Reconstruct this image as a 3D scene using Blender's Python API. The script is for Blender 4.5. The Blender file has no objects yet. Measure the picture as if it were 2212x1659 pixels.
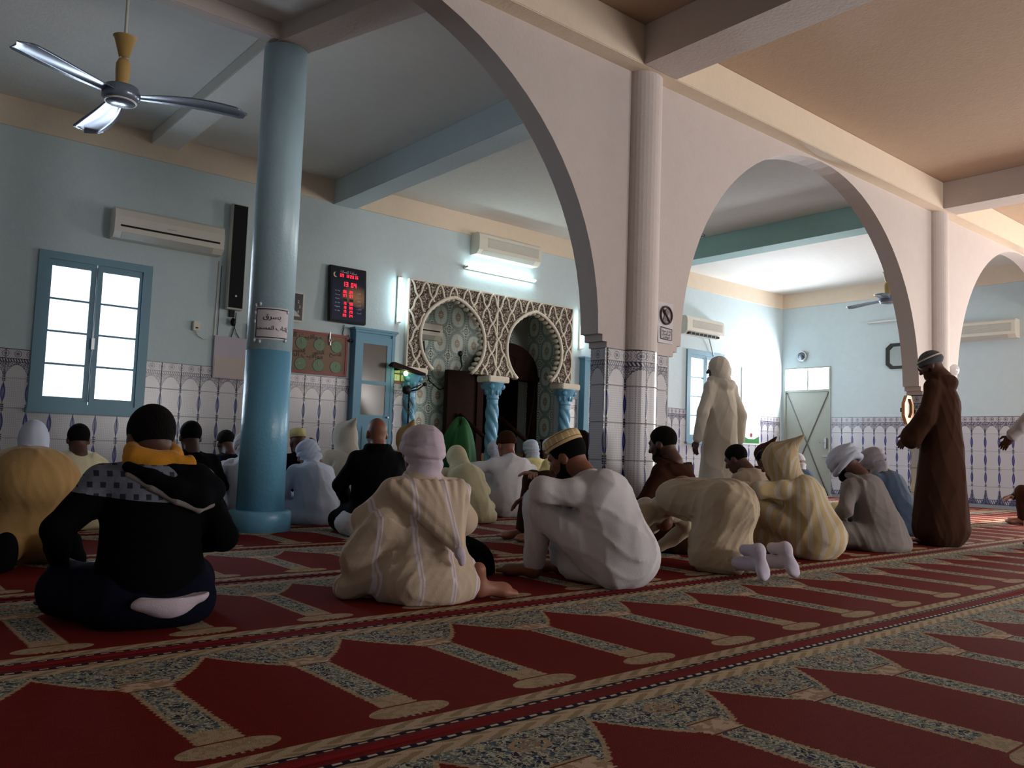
import bpy, bmesh, math, random
import numpy as np
from mathutils import Vector, Matrix
random.seed(7); rng = np.random.default_rng(7)
sc = bpy.context.scene; COL = sc.collection
pi = math.pi; R = math.radians

# ------------------------------------------------------------------ camera
F_PX, YAW, PITCH, ROLL, CAM_H = 1794.0, 39.71, 4.48, 1.98, 0.72
def cam_basis():
    y, p, r = R(YAW), R(PITCH), R(ROLL)
    f = Vector((math.sin(y)*math.cos(p), math.cos(y)*math.cos(p), math.sin(p)))
    a = Vector((math.cos(y), -math.sin(y), 0)); u = a.cross(f)
    return f, math.cos(r)*a+math.sin(r)*u, -math.sin(r)*a+math.cos(r)*u
FW, RT, UP = cam_basis()
cd = bpy.data.cameras.new('camera'); cam = bpy.data.objects.new('camera', cd); COL.objects.link(cam)
cd.sensor_width = 36; cd.lens = 36*F_PX/2212; cd.clip_start = .05; cd.clip_end = 200
M4 = Matrix((RT, UP, -FW)).transposed().to_4x4(); M4.translation = (0, 0, CAM_H)
cam.matrix_world = M4; sc.camera = cam

# ------------------------------------------------------------------ light
sc.view_settings.view_transform = 'Standard'; sc.view_settings.look = 'None'
sc.view_settings.gamma = 1; sc.view_settings.use_curve_mapping = False
sc.view_settings.exposure = 0.35
sc.cycles.use_denoising = True; sc.cycles.max_bounces = 8; sc.cycles.diffuse_bounces = 5
sc.cycles.sample_clamp_indirect = 6; sc.cycles.caustics_reflective = False; sc.cycles.caustics_refractive = False
w = bpy.data.worlds.new('sky'); sc.world = w; w.use_nodes = True
w.node_tree.nodes['Background'].inputs[0].default_value = (.80, .90, 1, 1)
w.node_tree.nodes['Background'].inputs[1].default_value = 2.5
def area(name, loc, size, direction, watts, col):
    d = bpy.data.lights.new(name, 'AREA'); d.shape = 'RECTANGLE'; d.size, d.size_y = size; d.energy = watts; d.color = col
    o = bpy.data.objects.new(name, d); COL.objects.link(o); o.location = loc
    o.rotation_euler = Vector(direction).to_track_quat('-Z', 'Y').to_euler(); return o
# daylight standing in each opening; the unseen back windows are added for fill
area('window_daylight', (2.16, 10.05, 1.77), (1.1, 1.6), (0, -1, 0), 60, (.80, .90, 1))
area('window_daylight', (12.7, 10.05, 1.8), (1.1, 1.6), (0, -1, 0), 110, (.85, .93, 1))
area('transom_daylight', (15.345, 9.07, 2.335), (.94, .40), (-1, 0, 0), 170, (.97, .98, 1))
area('doorway_daylight', (15.9, 2.3, 1.5), (2.6, 3.0), (-1, .1, -.15), 290, (1, .92, .82))
area('back_fill_light', (13.0, -6.1, 1.9), (2.6, 1.6), (0, 1, 0), 250, (1, .92, .86))
area('back_fill_light', (8.0, -6.1, 1.9), (2.6, 1.6), (0, 1, 0), 210, (1, .94, .90))
sd = bpy.data.lights.new('sun', 'SUN'); sd.energy = 8; sd.angle = R(.6); sd.color = (1, .90, .76)
so = bpy.data.objects.new('sun', sd); COL.objects.link(so)
so.rotation_euler = Vector((-.80, .36, -.50)).to_track_quat('-Z', 'Y').to_euler()

# ------------------------------------------------------------------ object helpers
def obj(name, me, mats=None, parent=None, loc=None, rot=None, kind=None, label=None):
    if mats is not None:
        if not isinstance(mats, (list, tuple)): mats = [mats]
        if len(me.materials) == 0:
            for m in mats: me.materials.append(m)
    o = bpy.data.objects.new(name, me); COL.objects.link(o)
    if parent is not None:
        o.parent = parent
    if loc is not None: o.location = loc
    if rot is not None: o.rotation_euler = rot
    if kind: o['kind'] = kind
    if label: o['label'] = label
    return o
def tag(o, label, cat, group=None):
    o['label'] = label; o['category'] = cat
    if group: o['group'] = group
    return o
def thing(name, label, cat, loc=(0, 0, 0), rotz=0, group=None):
    o = bpy.data.objects.new(name, None); COL.objects.link(o); o.location = loc; o.rotation_euler = (0, 0, rotz)
    o.empty_display_size = .1
    return tag(o, label, cat, group)
def wpart(name, mb, mat, root, label=None):
    """a part whose vertices are given in world space, under an unrotated root"""
    o = obj(name, mb.mesh(name), mat, root, label=label)
    o.location = -Vector(root.location); return o

class MB:
    def __init__(s): s.v = []; s.f = []; s.m = []; s.smooth = []
    def add(s, vs, fs, mi=0, smooth=False):
        n = len(s.v); s.v += [tuple(v) for v in vs]
        for f in fs: s.f.append([i+n for i in f]); s.m.append(mi); s.smooth.append(smooth)
        return s
    def box(s, x0, x1, y0, y1, z0, z1, mi=0, b=0):
        if b <= 0:
            v = [(x, y, z) for x in (x0, x1) for y in (y0, y1) for z in (z0, z1)]
            return s.add(v, [(0,1,3,2), (4,6,7,5), (0,4,5,1), (2,3,7,6), (0,2,6,4), (1,5,7,3)], mi)
        bm = bmesh.new(); bmesh.ops.create_cube(bm, size=1)
        for q in bm.verts: q.co = ((x0+x1)/2+q.co.x*(x1-x0), (y0+y1)/2+q.co.y*(y1-y0), (z0+z1)/2+q.co.z*(z1-z0))
        bmesh.ops.bevel(bm, geom=bm.edges[:], offset=b, segments=2, affect='EDGES')
        bm.verts.index_update()
        s.add([q.co[:] for q in bm.verts], [[q.index for q in f.verts] for f in bm.faces], mi); bm.free(); return s
    def cyl(s, p0, p1, r0, r1=None, n=16, mi=0, caps=True):
        r1 = r0 if r1 is None else r1; p0 = Vector(p0); p1 = Vector(p1); d = (p1-p0).normalized()
        a = d.orthogonal().normalized(); b = d.cross(a)
        v = []
        for p, r in ((p0, r0), (p1, r1)):
            for i in range(n):
                t = 2*pi*i/n; v.append(p+a*r*math.cos(t)+b*r*math.sin(t))
        s.add(v, [(i, (i+1) % n, n+(i+1) % n, n+i) for i in range(n)], mi, True)
        if caps: s.add(v, [list(range(n))[::-1], list(range(n, 2*n))], mi)
        return s
    def lathe(s, c, prof, n=32, mi=0, axis='z', smooth=True):
        v = []
        for r, h in prof:
            for i in range(n):
                t = 2*pi*i/n; x, y = r*math.cos(t), r*math.sin(t)
                v.append({'z': (c[0]+x, c[1]+y, c[2]+h), 'y': (c[0]+x, c[1]+h, c[2]+y), 'x': (c[0]+h, c[1]+x, c[2]+y)}[axis])
        f = []
        for k in range(len(prof)-1):
            for i in range(n):
                j = (i+1) % n; q = (k*n+i, k*n+j, (k+1)*n+j, (k+1)*n+i)
                f.append(q if axis != 'y' else q[::-1])
        s.add(v, f, mi, smooth)
        n0 = len(s.v)-len(v)
        for k, fl in ((0, True), (len(prof)-1, False)):
            if prof[k][0] > 1e-4:
                ids = [n0+k*n+i for i in range(n)]
                if fl == (axis != 'y'): ids = ids[::-1]
                s.f.append(ids); s.m.append(mi); s.smooth.append(False)
        return s
    def prism(s, pts, lo, hi, plane='xz', mi=0):
        """concave polygon extruded; plane 'xz' extrudes along y, 'yz' along x, 'xy' along z"""
        g = {'xz': lambda a, b, h: (a, h, b), 'yz': lambda a, b, h: (h, a, b), 'xy': lambda a, b, h: (a, b, h)}[plane]
        n = len(pts); v = [g(a, b, lo) for a, b in pts]+[g(a, b, hi) for a, b in pts]
        ar = sum(pts[i][0]*pts[(i+1) % n][1]-pts[(i+1) % n][0]*pts[i][1] for i in range(n))
        f = [list(range(n)), list(range(n, 2*n))[::-1]]+[(i, n+i, n+(i+1) % n, (i+1) % n) for i in range(n)]
        flip = (ar < 0) ^ (plane != 'xz')
        if flip: f = [list(q)[::-1] for q in f]
        return s.add(v, f, mi)
    def tube(s, pts, r, n=8, mi=0, closed=False):
        P = [Vector(p) for p in pts]; N = len(P); rr = r if isinstance(r, (list, tuple)) else [r]*N
        v = []; a = None
        for i, p in enumerate(P):
            d = (P[(i+1) % N]-P[i-1]) if closed else (P[min(i+1, N-1)]-P[max(i-1, 0)])
            d.normalize()
            a = d.orthogonal().normalized() if a is None else (a-d*a.dot(d)).normalized()
            b = d.cross(a)
            for k in range(n):
                t = 2*pi*k/n; v.append(p+(a*math.cos(t)+b*math.sin(t))*rr[i])
        f = [(i*n+k, i*n+(k+1) % n, ((i+1) % N)*n+(k+1) % n, ((i+1) % N)*n+k) for i in range(N if closed else N-1) for k in range(n)]
        s.add(v, f, mi, True)
        if not closed: s.add(v, [list(range(n))[::-1], list(range((N-1)*n, N*n))], mi)
        return s
    def ell(s, c, r, n=16, m=10, mi=0, rot=None):
        v = []; f = []
        for j in range(m+1):
            ph = pi*j/m-pi/2
            for i in range(n):
                t = 2*pi*i/n; q = Vector((r[0]*math.cos(ph)*math.cos(t), r[1]*math.cos(ph)*math.sin(t), r[2]*math.sin(ph)))
                if rot is not None: q = rot @ q
                v.append(q+Vector(c))
        for j in range(m):
            for i in range(n): f.append((j*n+i, j*n+(i+1) % n, (j+1)*n+(i+1) % n, (j+1)*n+i))
        return s.add(v, f, mi, True)
    def mesh(s, name='part', fix=True):
        me = bpy.data.meshes.new(name); me.from_pydata(s.v, [], s.f)
        me.polygons.foreach_set('material_index', s.m); me.polygons.foreach_set('use_smooth', s.smooth)
        if fix:
            bm = bmesh.new(); bm.from_mesh(me); bmesh.ops.remove_doubles(bm, verts=bm.verts, dist=1e-5)
            bmesh.ops.recalc_face_normals(bm, faces=bm.faces); bm.to_mesh(me); bm.free()
        me.update(); return me
def Bx(*a, **k): return MB().box(*a, **k)

# ------------------------------------------------------------------ node expressions
class X:
    nt = None
    def __init__(s, k): s.k = k
    @staticmethod
    def op(o, *a):
        n = X.nt.nodes.new('ShaderNodeMath'); n.operation = o
        for i, q in enumerate(a):
            if isinstance(q, X): X.nt.links.new(q.k, n.inputs[i])
            else: n.inputs[i].default_value = float(q)
        return X(n.outputs[0])
    def __add__(s, o): return X.op('ADD', s, o)
    __radd__ = __add__
    def __sub__(s, o): return X.op('SUBTRACT', s, o)
    def __rsub__(s, o): return X.op('SUBTRACT', o, s)
    def __mul__(s, o): return X.op('MULTIPLY', s, o)
    __rmul__ = __mul__
    def __truediv__(s, o): return X.op('DIVIDE', s, o)
def xabs(a): return X.op('ABSOLUTE', a)
def xmin(a, b): return X.op('MINIMUM', a, b)
def xmax(a, b): return X.op('MAXIMUM', a, b)
def frac(a): return X.op('FRACT', a)
def lt(a, b): return X.op('LESS_THAN', a, b)
def gt(a, b): return X.op('GREATER_THAN', a, b)
def sin_(a): return X.op('SINE', a)
def pw(a, b): return X.op('POWER', a, b)
def sq(a): return X.op('SQRT', a)
def AND(*a):
    r = a[0]
    for b in a[1:]: r = r*b
    return r
def OR(a, b): return xmax(a, b)
def band(a, lo, hi): return gt(a, lo)*lt(a, hi)
def mixc(fac, a, b):
    n = X.nt.nodes.new('ShaderNodeMix'); n.data_type = 'RGBA'
    for sock, q in ((n.inputs[0], fac), (n.inputs[6], a), (n.inputs[7], b)):
        if isinstance(q, X): X.nt.links.new(q.k, sock)
        elif isinstance(q, (int, float)): sock.default_value = q
        else: sock.default_value = (*q, 1)
    return X(n.outputs[2])
def coords(kind='Object'):
    tc = X.nt.nodes.new('ShaderNodeTexCoord'); sp = X.nt.nodes.new('ShaderNodeSeparateXYZ')
    X.nt.links.new(tc.outputs[kind], sp.inputs[0]); return [X(o) for o in sp.outputs], X(tc.outputs[kind])
def comb(x, y, z):
    n = X.nt.nodes.new('ShaderNodeCombineXYZ')
    for i, q in enumerate((x, y, z)):
        if isinstance(q, X): X.nt.links.new(q.k, n.inputs[i])
        else: n.inputs[i].default_value = q
    return X(n.outputs[0])
def noise(vec, scale, detail=2, rough=.5):
    n = X.nt.nodes.new('ShaderNodeTexNoise'); n.inputs['Scale'].default_value = scale; n.inputs['Detail'].default_value = detail
    n.inputs['Roughness'].default_value = rough
    if vec is not None: X.nt.links.new(vec.k, n.inputs['Vector'])
    return X(n.outputs[0])
def voro(vec, scale, feature='DISTANCE_TO_EDGE'):
    n = X.nt.nodes.new('ShaderNodeTexVoronoi'); n.feature = feature; n.inputs['Scale'].default_value = scale
    X.nt.links.new(vec.k, n.inputs['Vector']); return X(n.outputs[0])
def srgb(r, g, b):
    return tuple(((c/255)/12.92 if c/255 <= .04045 else ((c/255+.055)/1.055)**2.4) for c in (r, g, b))
def mat(name, col=(.5, .5, .5), rough=.6, build=None, metal=0, bump=None, emit=None, sheen=0, spec=None):
    """build(): returns a colour expression; bump(): (height expression, strength, distance)"""
    m = bpy.data.materials.new(name); m.use_nodes = True; X.nt = m.node_tree
    b = m.node_tree.nodes['Principled BSDF']; b.inputs['Base Color'].default_value = (*col, 1)
    b.inputs['Roughness'].default_value = rough; b.inputs['Metallic'].default_value = metal
    if sheen: b.inputs['Sheen Weight'].default_value = sheen
    if spec is not None: b.inputs['Specular IOR Level'].default_value = spec
    if build is not None:
        c = build(); m.node_tree.links.new(c.k, b.inputs['Base Color'])
    else:
        (x, y, z), v = coords()
        c = mixc(noise(v, 9, 4)*.35, col, tuple(q*.72 for q in col)); m.node_tree.links.new(c.k, b.inputs['Base Color'])
    if bump is not None:
        h, st, di = bump(); n = m.node_tree.nodes.new('ShaderNodeBump'); n.inputs['Strength'].default_value = st; n.inputs['Distance'].default_value = di
        m.node_tree.links.new(h.k, n.inputs['Height']); m.node_tree.links.new(n.outputs[0], b.inputs['Normal'])
    if emit:
        b.inputs['Emission Color'].default_value = (*emit[0], 1); b.inputs['Emission Strength'].default_value = emit[1]
    return m
def pane_mat(name, tint, k):
    m = bpy.data.materials.new(name); m.use_nodes = True; nt = m.node_tree; nt.nodes.clear()
    o = nt.nodes.new('ShaderNodeOutputMaterial'); t = nt.nodes.new('ShaderNodeBsdfTransparent'); g = nt.nodes.new('ShaderNodeBsdfGlossy')
    t.inputs[0].default_value = (*tint, 1); g.inputs['Roughness'].default_value = .08
    x = nt.nodes.new('ShaderNodeMixShader'); x.inputs[0].default_value = k
    nt.links.new(t.outputs[0], x.inputs[1]); nt.links.new(g.outputs[0], x.inputs[2]); nt.links.new(x.outputs[0], o.inputs[0]); return m
def plaster(): return lambda: (noise(coords()[1], 35, 4)+noise(coords()[1], 6, 2)*.7, .25, .01)

WALL_BLUE = mat('pale blue wall paint', srgb(202, 217, 221), .7, bump=plaster())
WHITE = mat('white limewash', srgb(226, 224, 218), .8, bump=plaster())
CREAM = mat('cream cornice paint', srgb(232, 214, 192), .8, bump=plaster())
ARCADE = mat('warm white arcade paint', srgb(206, 194, 190), .75, bump=plaster())
BLUE = mat('glossy blue oil paint', srgb(104, 164, 196), .35, bump=plaster())
SHAFT = mat('pale blue oil paint', srgb(176, 205, 218), .35, bump=plaster())
JOINERY = mat('blue joinery paint', srgb(92, 150, 178), .45)
FRAMEB = mat('grey blue window paint', srgb(120, 158, 176), .5)
PLASTIC = mat('warm white plastic', srgb(226, 220, 206), .4)
PLASTIC2 = mat('grey white plastic', srgb(196, 194, 186), .4)
BLACK = mat('black plastic', (.006, .006, .008), .5, spec=.25)
DARKW = mat('dark stained wood', srgb(52, 26, 20), .75, build=lambda: mixc(noise(coords()[1], 14, 5), srgb(30, 14, 13), srgb(50, 25, 20)), spec=.15)
METAL = mat('steel', (.5, .5, .52), .35, metal=.8)
CABLE = mat('black cable', (.015, .015, .018), .5)
GROUT = mat('white grout', srgb(186, 188, 186), .8)
FLOORM = mat('grey screed', srgb(120, 112, 104), .8)
PAPER = mat('white paper', srgb(214, 208, 214), .7)
INK = mat('dark ink', srgb(40, 34, 52), .6)
PANE = pane_mat('clear window glass', (.95, .97, 1), .06)
DARKGLASS = mat('dark cabinet glass', srgb(96, 86, 80), .12, spec=.8)
TUBE = mat('lit fluorescent glass', (.9, 1, 1), .4, emit=((.70, .95, 1), 16))

# ------------------------------------------------------------------ tile patterns (flat glaze print on real tiles)
def t_border():
    (u, v, w_), uv = coords('UV')
    a = xabs(u-.5)
    base = srgb(200, 196, 200); dk = srgb(58, 54, 84)
    c = mixc(AND(gt(sin_(u*75), .55), gt(sin_(v*105), .55))*.35, base, srgb(120, 120, 140))
    # spandrel scrolls above a cusped arch
    arch = .50-pw(a*2, 2.2)*.42-xabs(sin_(a*40))*.03
    scroll = gt(sin_(u*48+sin_(v*40)*1.6)*sin_(v*56+sin_(u*32)*1.4)+noise(uv, 24, 2)*.8, .38)
    sp = AND(gt(v, arch), lt(v, .53))
    c = mixc(sp*(.25+scroll*.65), c, dk)
    c = mixc(AND(band(v-arch, -.03, .0), lt(v, .53)), c, dk)
    # column caps at the sides
    c = mixc(AND(gt(a, .43), lt(v, .2), gt(frac(v*14), .35)), c, dk)
    # border frieze
    fr = gt(v, .66)
    rr = sq(pw(a, 2)+pw(xabs(v-.82)*1.35, 2)); r2 = sq(pw(a-.5, 2)+pw(xabs(v-.82)*1.35, 2))
    fl = OR(OR(lt(rr, .07), band(rr, .12, .15)), OR(lt(r2, .06), band(r2, .12, .15)))
    fl = OR(fl, gt(sin_(u*60+sin_(v*60))*sin_(v*75), .55))
    c = mixc(AND(fr, fl)*.8, c, dk)
    c = mixc(OR(gt(v, .965), band(v, .645, .67)), c, srgb(34, 30, 48))
    c = mixc(AND(band(v, .55, .645), gt(frac(u*9+v*6), .45)), c, dk)
    return mixc(band(v, .53, .55), c, dk)
def t_mid(flip=0):
    def g():
        (u, v, w_), uv = coords('UV')
        e = xmin(u, 1-u)
        c = mixc(AND(gt(sin_(u*75), .45), gt(sin_(v*105), .45))*.75, srgb(198, 195, 200), srgb(120, 120, 140))
        wd = sin_(xmin(xmax((v-.14)/.74, 0), 1)*pi)*.10
        c = mixc(lt(e, wd), c, srgb(30, 36, 132))
        c = mixc(lt(e, wd-.055), c, srgb(120, 126, 150))
        cap = AND(OR(lt(v, .13), gt(v, .89)), lt(e, .075), gt(frac(v*15+.2), .3))
        return mixc(cap, c, srgb(60, 56, 92))
    return g
def t_base():
    (u, v, w_), uv = coords('UV')
    e = xmin(u, 1-u); dk = srgb(70, 72, 104)
    c = mixc(AND(gt(sin_(u*75), .45), gt(sin_(v*105), .45))*.75, srgb(198, 195, 200), srgb(120, 120, 140))
    c = mixc(lt(e, .08+pw(xmax(.75-v, 0), 2)*.6)*gt(noise(uv, 18, 2), .42)*lt(v, .8), c, dk)
    c = mixc(OR(band(v, .02, .05), band(v, .26, .29)), c, dk)
    return mixc(AND(lt(v, .26), gt(frac(u*6+v*4), .55)), c, dk)
TM = [mat('border tile glaze', build=t_border, rough=.25), mat('baluster tile glaze', build=t_mid(), rough=.25), mat('base tile glaze', build=t_base, rough=.25)]
def t_niche():
    (u, v, w_), uv = coords('UV')
    dx = (u-.5)*2; dy = (v-.5)*2
    r = sq(dx*dx+dy*dy*.92); teal = srgb(84, 112, 112)
    sup = pw(pw(xabs(dx), 2.4)*1.02+pw(xabs(dy), 2.4)*.92, .4167)
    c = srgb(214, 224, 214)
    ang = X.op('ARCTAN2', dy, dx)
    c = mixc(band(sup, .72, .94), c, srgb(186, 202, 196))
    c = mixc(AND(band(sup, .76, .88), gt(sin_(ang*40), -.1)), c, teal)
    c = mixc(OR(band(sup, .91, .945), band(sup, .70, .725)), c, teal)
    ros = lt(r, .16+xabs(sin_(ang*8))*.18)
    c = mixc(AND(ros, OR(band(r, .06, .12), gt(r, .16))), c, srgb(150, 112, 88))
    c = mixc(AND(lt(xabs(dx), .03), band(xabs(dy), .3, .56), gt(sin_(dy*60), 0)), c, teal)
    cr = sq(pw(1-xabs(dx), 2)+pw(1-xabs(dy), 2))
    c = mixc(AND(gt(sup, 1.0), lt(frac(cr*5.5), .35)), c, teal)
    return mixc(AND(lt(xabs(dy), .012), lt(r, .5)), c, srgb(226, 234, 228))
NT = mat('medallion tile glaze', build=t_niche, rough=.2)
def tile_mesh(wd, h, material, name='tile', u0=0, u1=1, inset=.0018):
    """one glazed tile facing -Y, its lower left corner at the origin, chamfered edges"""
    t = .010; b = .003; g = inset
    v = [(g, 0, g), (wd-g, 0, g), (wd-g, 0, h-g), (g, 0, h-g), (g+b, -t, g+b), (wd-g-b, -t, g+b), (wd-g-b, -t, h-g-b), (g+b, -t, h-g-b)]
    f = [(4, 5, 6, 7), (0, 1, 5, 4), (1, 2, 6, 5), (2, 3, 7, 6), (3, 0, 4, 7)]
    me = bpy.data.meshes.new(name); me.from_pydata(v, [], f); uv = me.uv_layers.new(name='UVMap')
    for l in me.loops:
        c = v[l.vertex_index]; uv.data[l.index].uv = (u0+(u1-u0)*c[0]/wd, c[2]/h)
    me.materials.append(material); me.update(); return me
TW, TH = .216, .30
TILES = {r: tile_mesh(TW, TH, TM[[2, 1, 1, 1, 0][r]]) for r in range(5)}
def tile_band(wall, a0, a1, to_world, rotz, blocked, phase=0.0):
    """rows of dado tiles between a0 and a1 along a wall; each tile a child of the wall"""
    k0 = math.ceil((a0-phase)/TW-.001); k1 = math.floor((a1-phase)/TW+.001); n = 0
    for k in range(k0, k1):
        a = phase+k*TW
        for r in range(5):
            z = .06+r*TH
            if any(a+TW > b0+.02 and a < b1-.02 and z+TH > c0+.02 and z < c1-.02 for b0, b1, c0, c1 in blocked): continue
            obj('tile', TILES[r], parent=wall, loc=to_world(a, z), rot=(0, 0, rotz)); n += 1
    return n

# ------------------------------------------------------------------ text
AR = {'ا': 'FE8D FE8E 0 0', 'أ': 'FE83 FE84 0 0', 'ب': 'FE8F FE90 FE91 FE92', 'ت': 'FE95 FE96 FE97 FE98', 'ة': 'FE93 FE94 0 0', 'ج': 'FE9D FE9E FE9F FEA0',
 'ح': 'FEA1 FEA2 FEA3 FEA4', 'د': 'FEA9 FEAA 0 0', 'ذ': 'FEAB FEAC 0 0', 'ر': 'FEAD FEAE 0 0', 'س': 'FEB1 FEB2 FEB3 FEB4', 'ش': 'FEB5 FEB6 FEB7 FEB8',
 'ص': 'FEB9 FEBA FEBB FEBC', 'ظ': 'FEC5 FEC6 FEC7 FEC8', 'ع': 'FEC9 FECA FECB FECC', 'غ': 'FECD FECE FECF FED0', 'ق': 'FED5 FED6 FED7 FED8', 'ك': 'FED9 FEDA FEDB FEDC',
 'ل': 'FEDD FEDE FEDF FEE0', 'م': 'FEE1 FEE2 FEE3 FEE4', 'ن': 'FEE5 FEE6 FEE7 FEE8', 'ه': 'FEE9 FEEA FEEB FEEC', 'و': 'FEED FEEE 0 0', 'ي': 'FEF1 FEF2 FEF3 FEF4', 'ء': 'FE80 0 0 0', 'ف': 'FED1 FED2 FED3 FED4'}
def arabic(s):
    s = s.replace('لا', 'ﻻ'); out = []
    def dual(c): return c in AR and AR[c].split()[2] != '0'
    def joins(c): return c in AR and AR[c].split()[1] != '0' or c == 'ﻻ'
    for i, c in enumerate(s):
        p = i > 0 and dual(s[i-1]) and joins(c); nx = i+1 < len(s) and dual(c) and joins(s[i+1])
        if c == 'ﻻ': out.append('\ufefc' if p else '\ufefb'); continue
        if c not in AR: out.append(c); continue
        fm = AR[c].split(); k = 3 if p and nx else 1 if p else 2 if nx else 0
        out.append(chr(int(fm[k] if fm[k] != '0' else fm[0], 16)))
    return ''.join(out[::-1])
def text_mesh(s, size, align='CENTER', depth=.0008):
    cu = bpy.data.curves.new('lettering', 'FONT'); cu.body = s; cu.size = size; cu.align_x = align; cu.align_y = 'CENTER'; cu.extrude = depth
    cu.resolution_u = 2
    o = bpy.data.objects.new('lettering', cu); COL.objects.link(o)
    dg = bpy.context.evaluated_depsgraph_get(); me = bpy.data.meshes.new_from_object(o.evaluated_get(dg))
    bpy.data.objects.remove(o); return me
def text(s, size, m, parent, loc, rot=(pi/2, 0, 0), name='lettering', align='CENTER'):
    me = text_mesh(s, size, align); me.materials.clear()
    return obj(name, me, m, parent, loc, rot)
def pix(x, y, Y):
    """where the sight line through (x, y) of the photograph meets the plane at depth Y"""
    d = FW*F_PX+RT*(x-1106)-UP*(y-829.5); t = Y/d.y; return Vector((d.x*t, Y, CAM_H+d.z*t))

# ================================================================== ROOM
YW, XR, ZC, ZN = 9.64, 15.3, 4.12, 4.25
XL, YB = -4.0, -6.0
obj('floor', Bx(XL-.3, XR+.3, YB-.3, 12.5, -.12, 0).mesh('floor'), FLOORM, kind='structure')
def slab_cells(axis, a0, a1, z0, z1, t0, t1, holes):
    mb = MB(); A = sorted({a0, a1, *[h[0] for h in holes], *[h[1] for h in holes]}); Z = sorted({z0, z1, *[h[2] for h in holes], *[h[3] for h in holes]})
    for i in range(len(A)-1):
        for j in range(len(Z)-1):
            ca, cz = (A[i]+A[i+1])/2, (Z[j]+Z[j+1])/2
            if any(h[0] < ca < h[1] and h[2] < cz < h[3] for h in holes): continue
            if axis == 'x': mb.box(A[i], A[i+1], t0, t1, Z[j], Z[j+1])
            else: mb.box(t0, t1, A[i], A[i+1], Z[j], Z[j+1])
    return mb
N0, N1 = 6.16, 9.12                         # the tiled niche
WIN1 = (1.66, 2.68, 1.0, 2.56); WIN2 = (12.2, 13.22, 1.0, 2.62)
wf = obj('wall_front', slab_cells('x', XL, XR, 0, 4.3, YW, YW+.25, [WIN1, WIN2, (N0, N1, 0, 2.98)]).mesh('wall_front'), WALL_BLUE, kind='structure')
DOOR = (8.56, 9.58, 0, 2.58); WAY = (1.0, 3.6, 0, 3.0)
wr = obj('wall_right', slab_cells('y', YB, YW+.25, 0, 4.3, XR, XR+.25, [DOOR, WAY]).mesh('wall_right'), WALL_BLUE, kind='structure')
wb = obj('wall_back', slab_cells('x', XL, XR+.25, 0, 4.3, YB-.25, YB, [(6.7, 9.3, 1.1, 2.7), (11.7, 14.3, 1.1, 2.7)]).mesh('wall_back'), WALL_BLUE, kind='structure')
obj('wall_left', Bx(XL-.25, XL, YB-.25, YW+.25, 0, 4.3).mesh('wall_left'), WALL_BLUE, kind='structure')
blk = [(1.66, 2.68, .97, 2.7), (N0-.02, N1+.06, 0, 3), (5.27, 5.70, 0, 2.3), (9.42, 9.80, 0, 2.3), (12.2, 13.22, .97, 2.7)]
tile_band(wf, -.56, XR-.02, lambda a, z: (a, YW, z), 0, blk, phase=2.9)
tile_band(wr, -8.54, -4.85, lambda a, z: (XR, -a, z), -pi/2, [], phase=-8.54)
obj('trim_1', Bx(XL, 15.28, YW-.018, YW, ZC-.30, ZC).mesh('trim'), CREAM, kind='structure')
obj('trim_2', Bx(XR-.018, XR, 4.8, YW-.018, ZC-.30, ZC).mesh('trim'), CREAM, kind='structure')
for i, (a, b) in enumerate(((-.56, 5.2), (9.98, XR-.02))):
    obj('baseboard_front' if i == 0 else 'baseboard_front.001', Bx(a, b, YW-.014, YW, 0, .058).mesh('skirting'), mat('grey skirting tile', srgb(150, 152, 160), .3) if i == 0 else bpy.data.materials['grey skirting tile'], kind='structure')
obj('baseboard_right', Bx(XR-.014, XR, 4.85, 8.52, 0, .058).mesh('skirting'), bpy.data.materials['grey skirting tile'], kind='structure')

# ceilings and their beams
ce = obj('ceiling', Bx(XL-.25, XR+.25, 4.7, YW+.25, ZC, ZC+.3).mesh('ceiling'), WHITE, kind='structure')
ce2 = obj('ceiling.001', Bx(XL-.25, XR+.25, YB-.25, 4.7, ZN, ZN+.2).mesh('ceiling'), mat('bounce tinted limewash', srgb(190, 164, 142), .85, bump=plaster()), kind='structure')  # the carpet's warm bounced light is put into this ceiling's colour
def beam(parent, x0, x1, y0, y1, z0, z1, m=ARCADE, ang=None):
    if ang is None: return obj('beam', Bx(x0, x1, y0, y1, z0, z1, b=.006).mesh('beam'), m, parent)
AQUA = mat('aqua beam paint', srgb(168, 208, 206), .75, bump=plaster())
beam(ce, 4.90, 5.22, 4.8, YW, 3.80, ZC, WALL_BLUE)
beam(ce, 10.40, 10.74, 4.8, YW, 3.80, ZC, AQUA)
beam(ce, 2.62, 2.92, 6.5, YW, 3.99, ZC, WHITE)
beam(ce, XL, 2.86, 6.30, 6.42, 3.985, ZC, ARCADE)
obj('beam', MB().prism([(2.62, 6.42), (3.02, 4.8), (3.36, 4.8), (2.90, 6.42)], 3.975, ZC, 'xy').mesh('beam'), ARCADE, ce)
beam(ce2, XL, XR, 4.44, 4.8, 3.91, ZN, CREAM)
beam(ce2, 4.98, 5.40, YB, 4.44, 3.91, ZN)
beam(ce2, 10.62, 11.0, YB, 4.44, 3.91, ZN)
beam(ce2, XL, XR, -.3, .1, 3.91, ZN)

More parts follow.
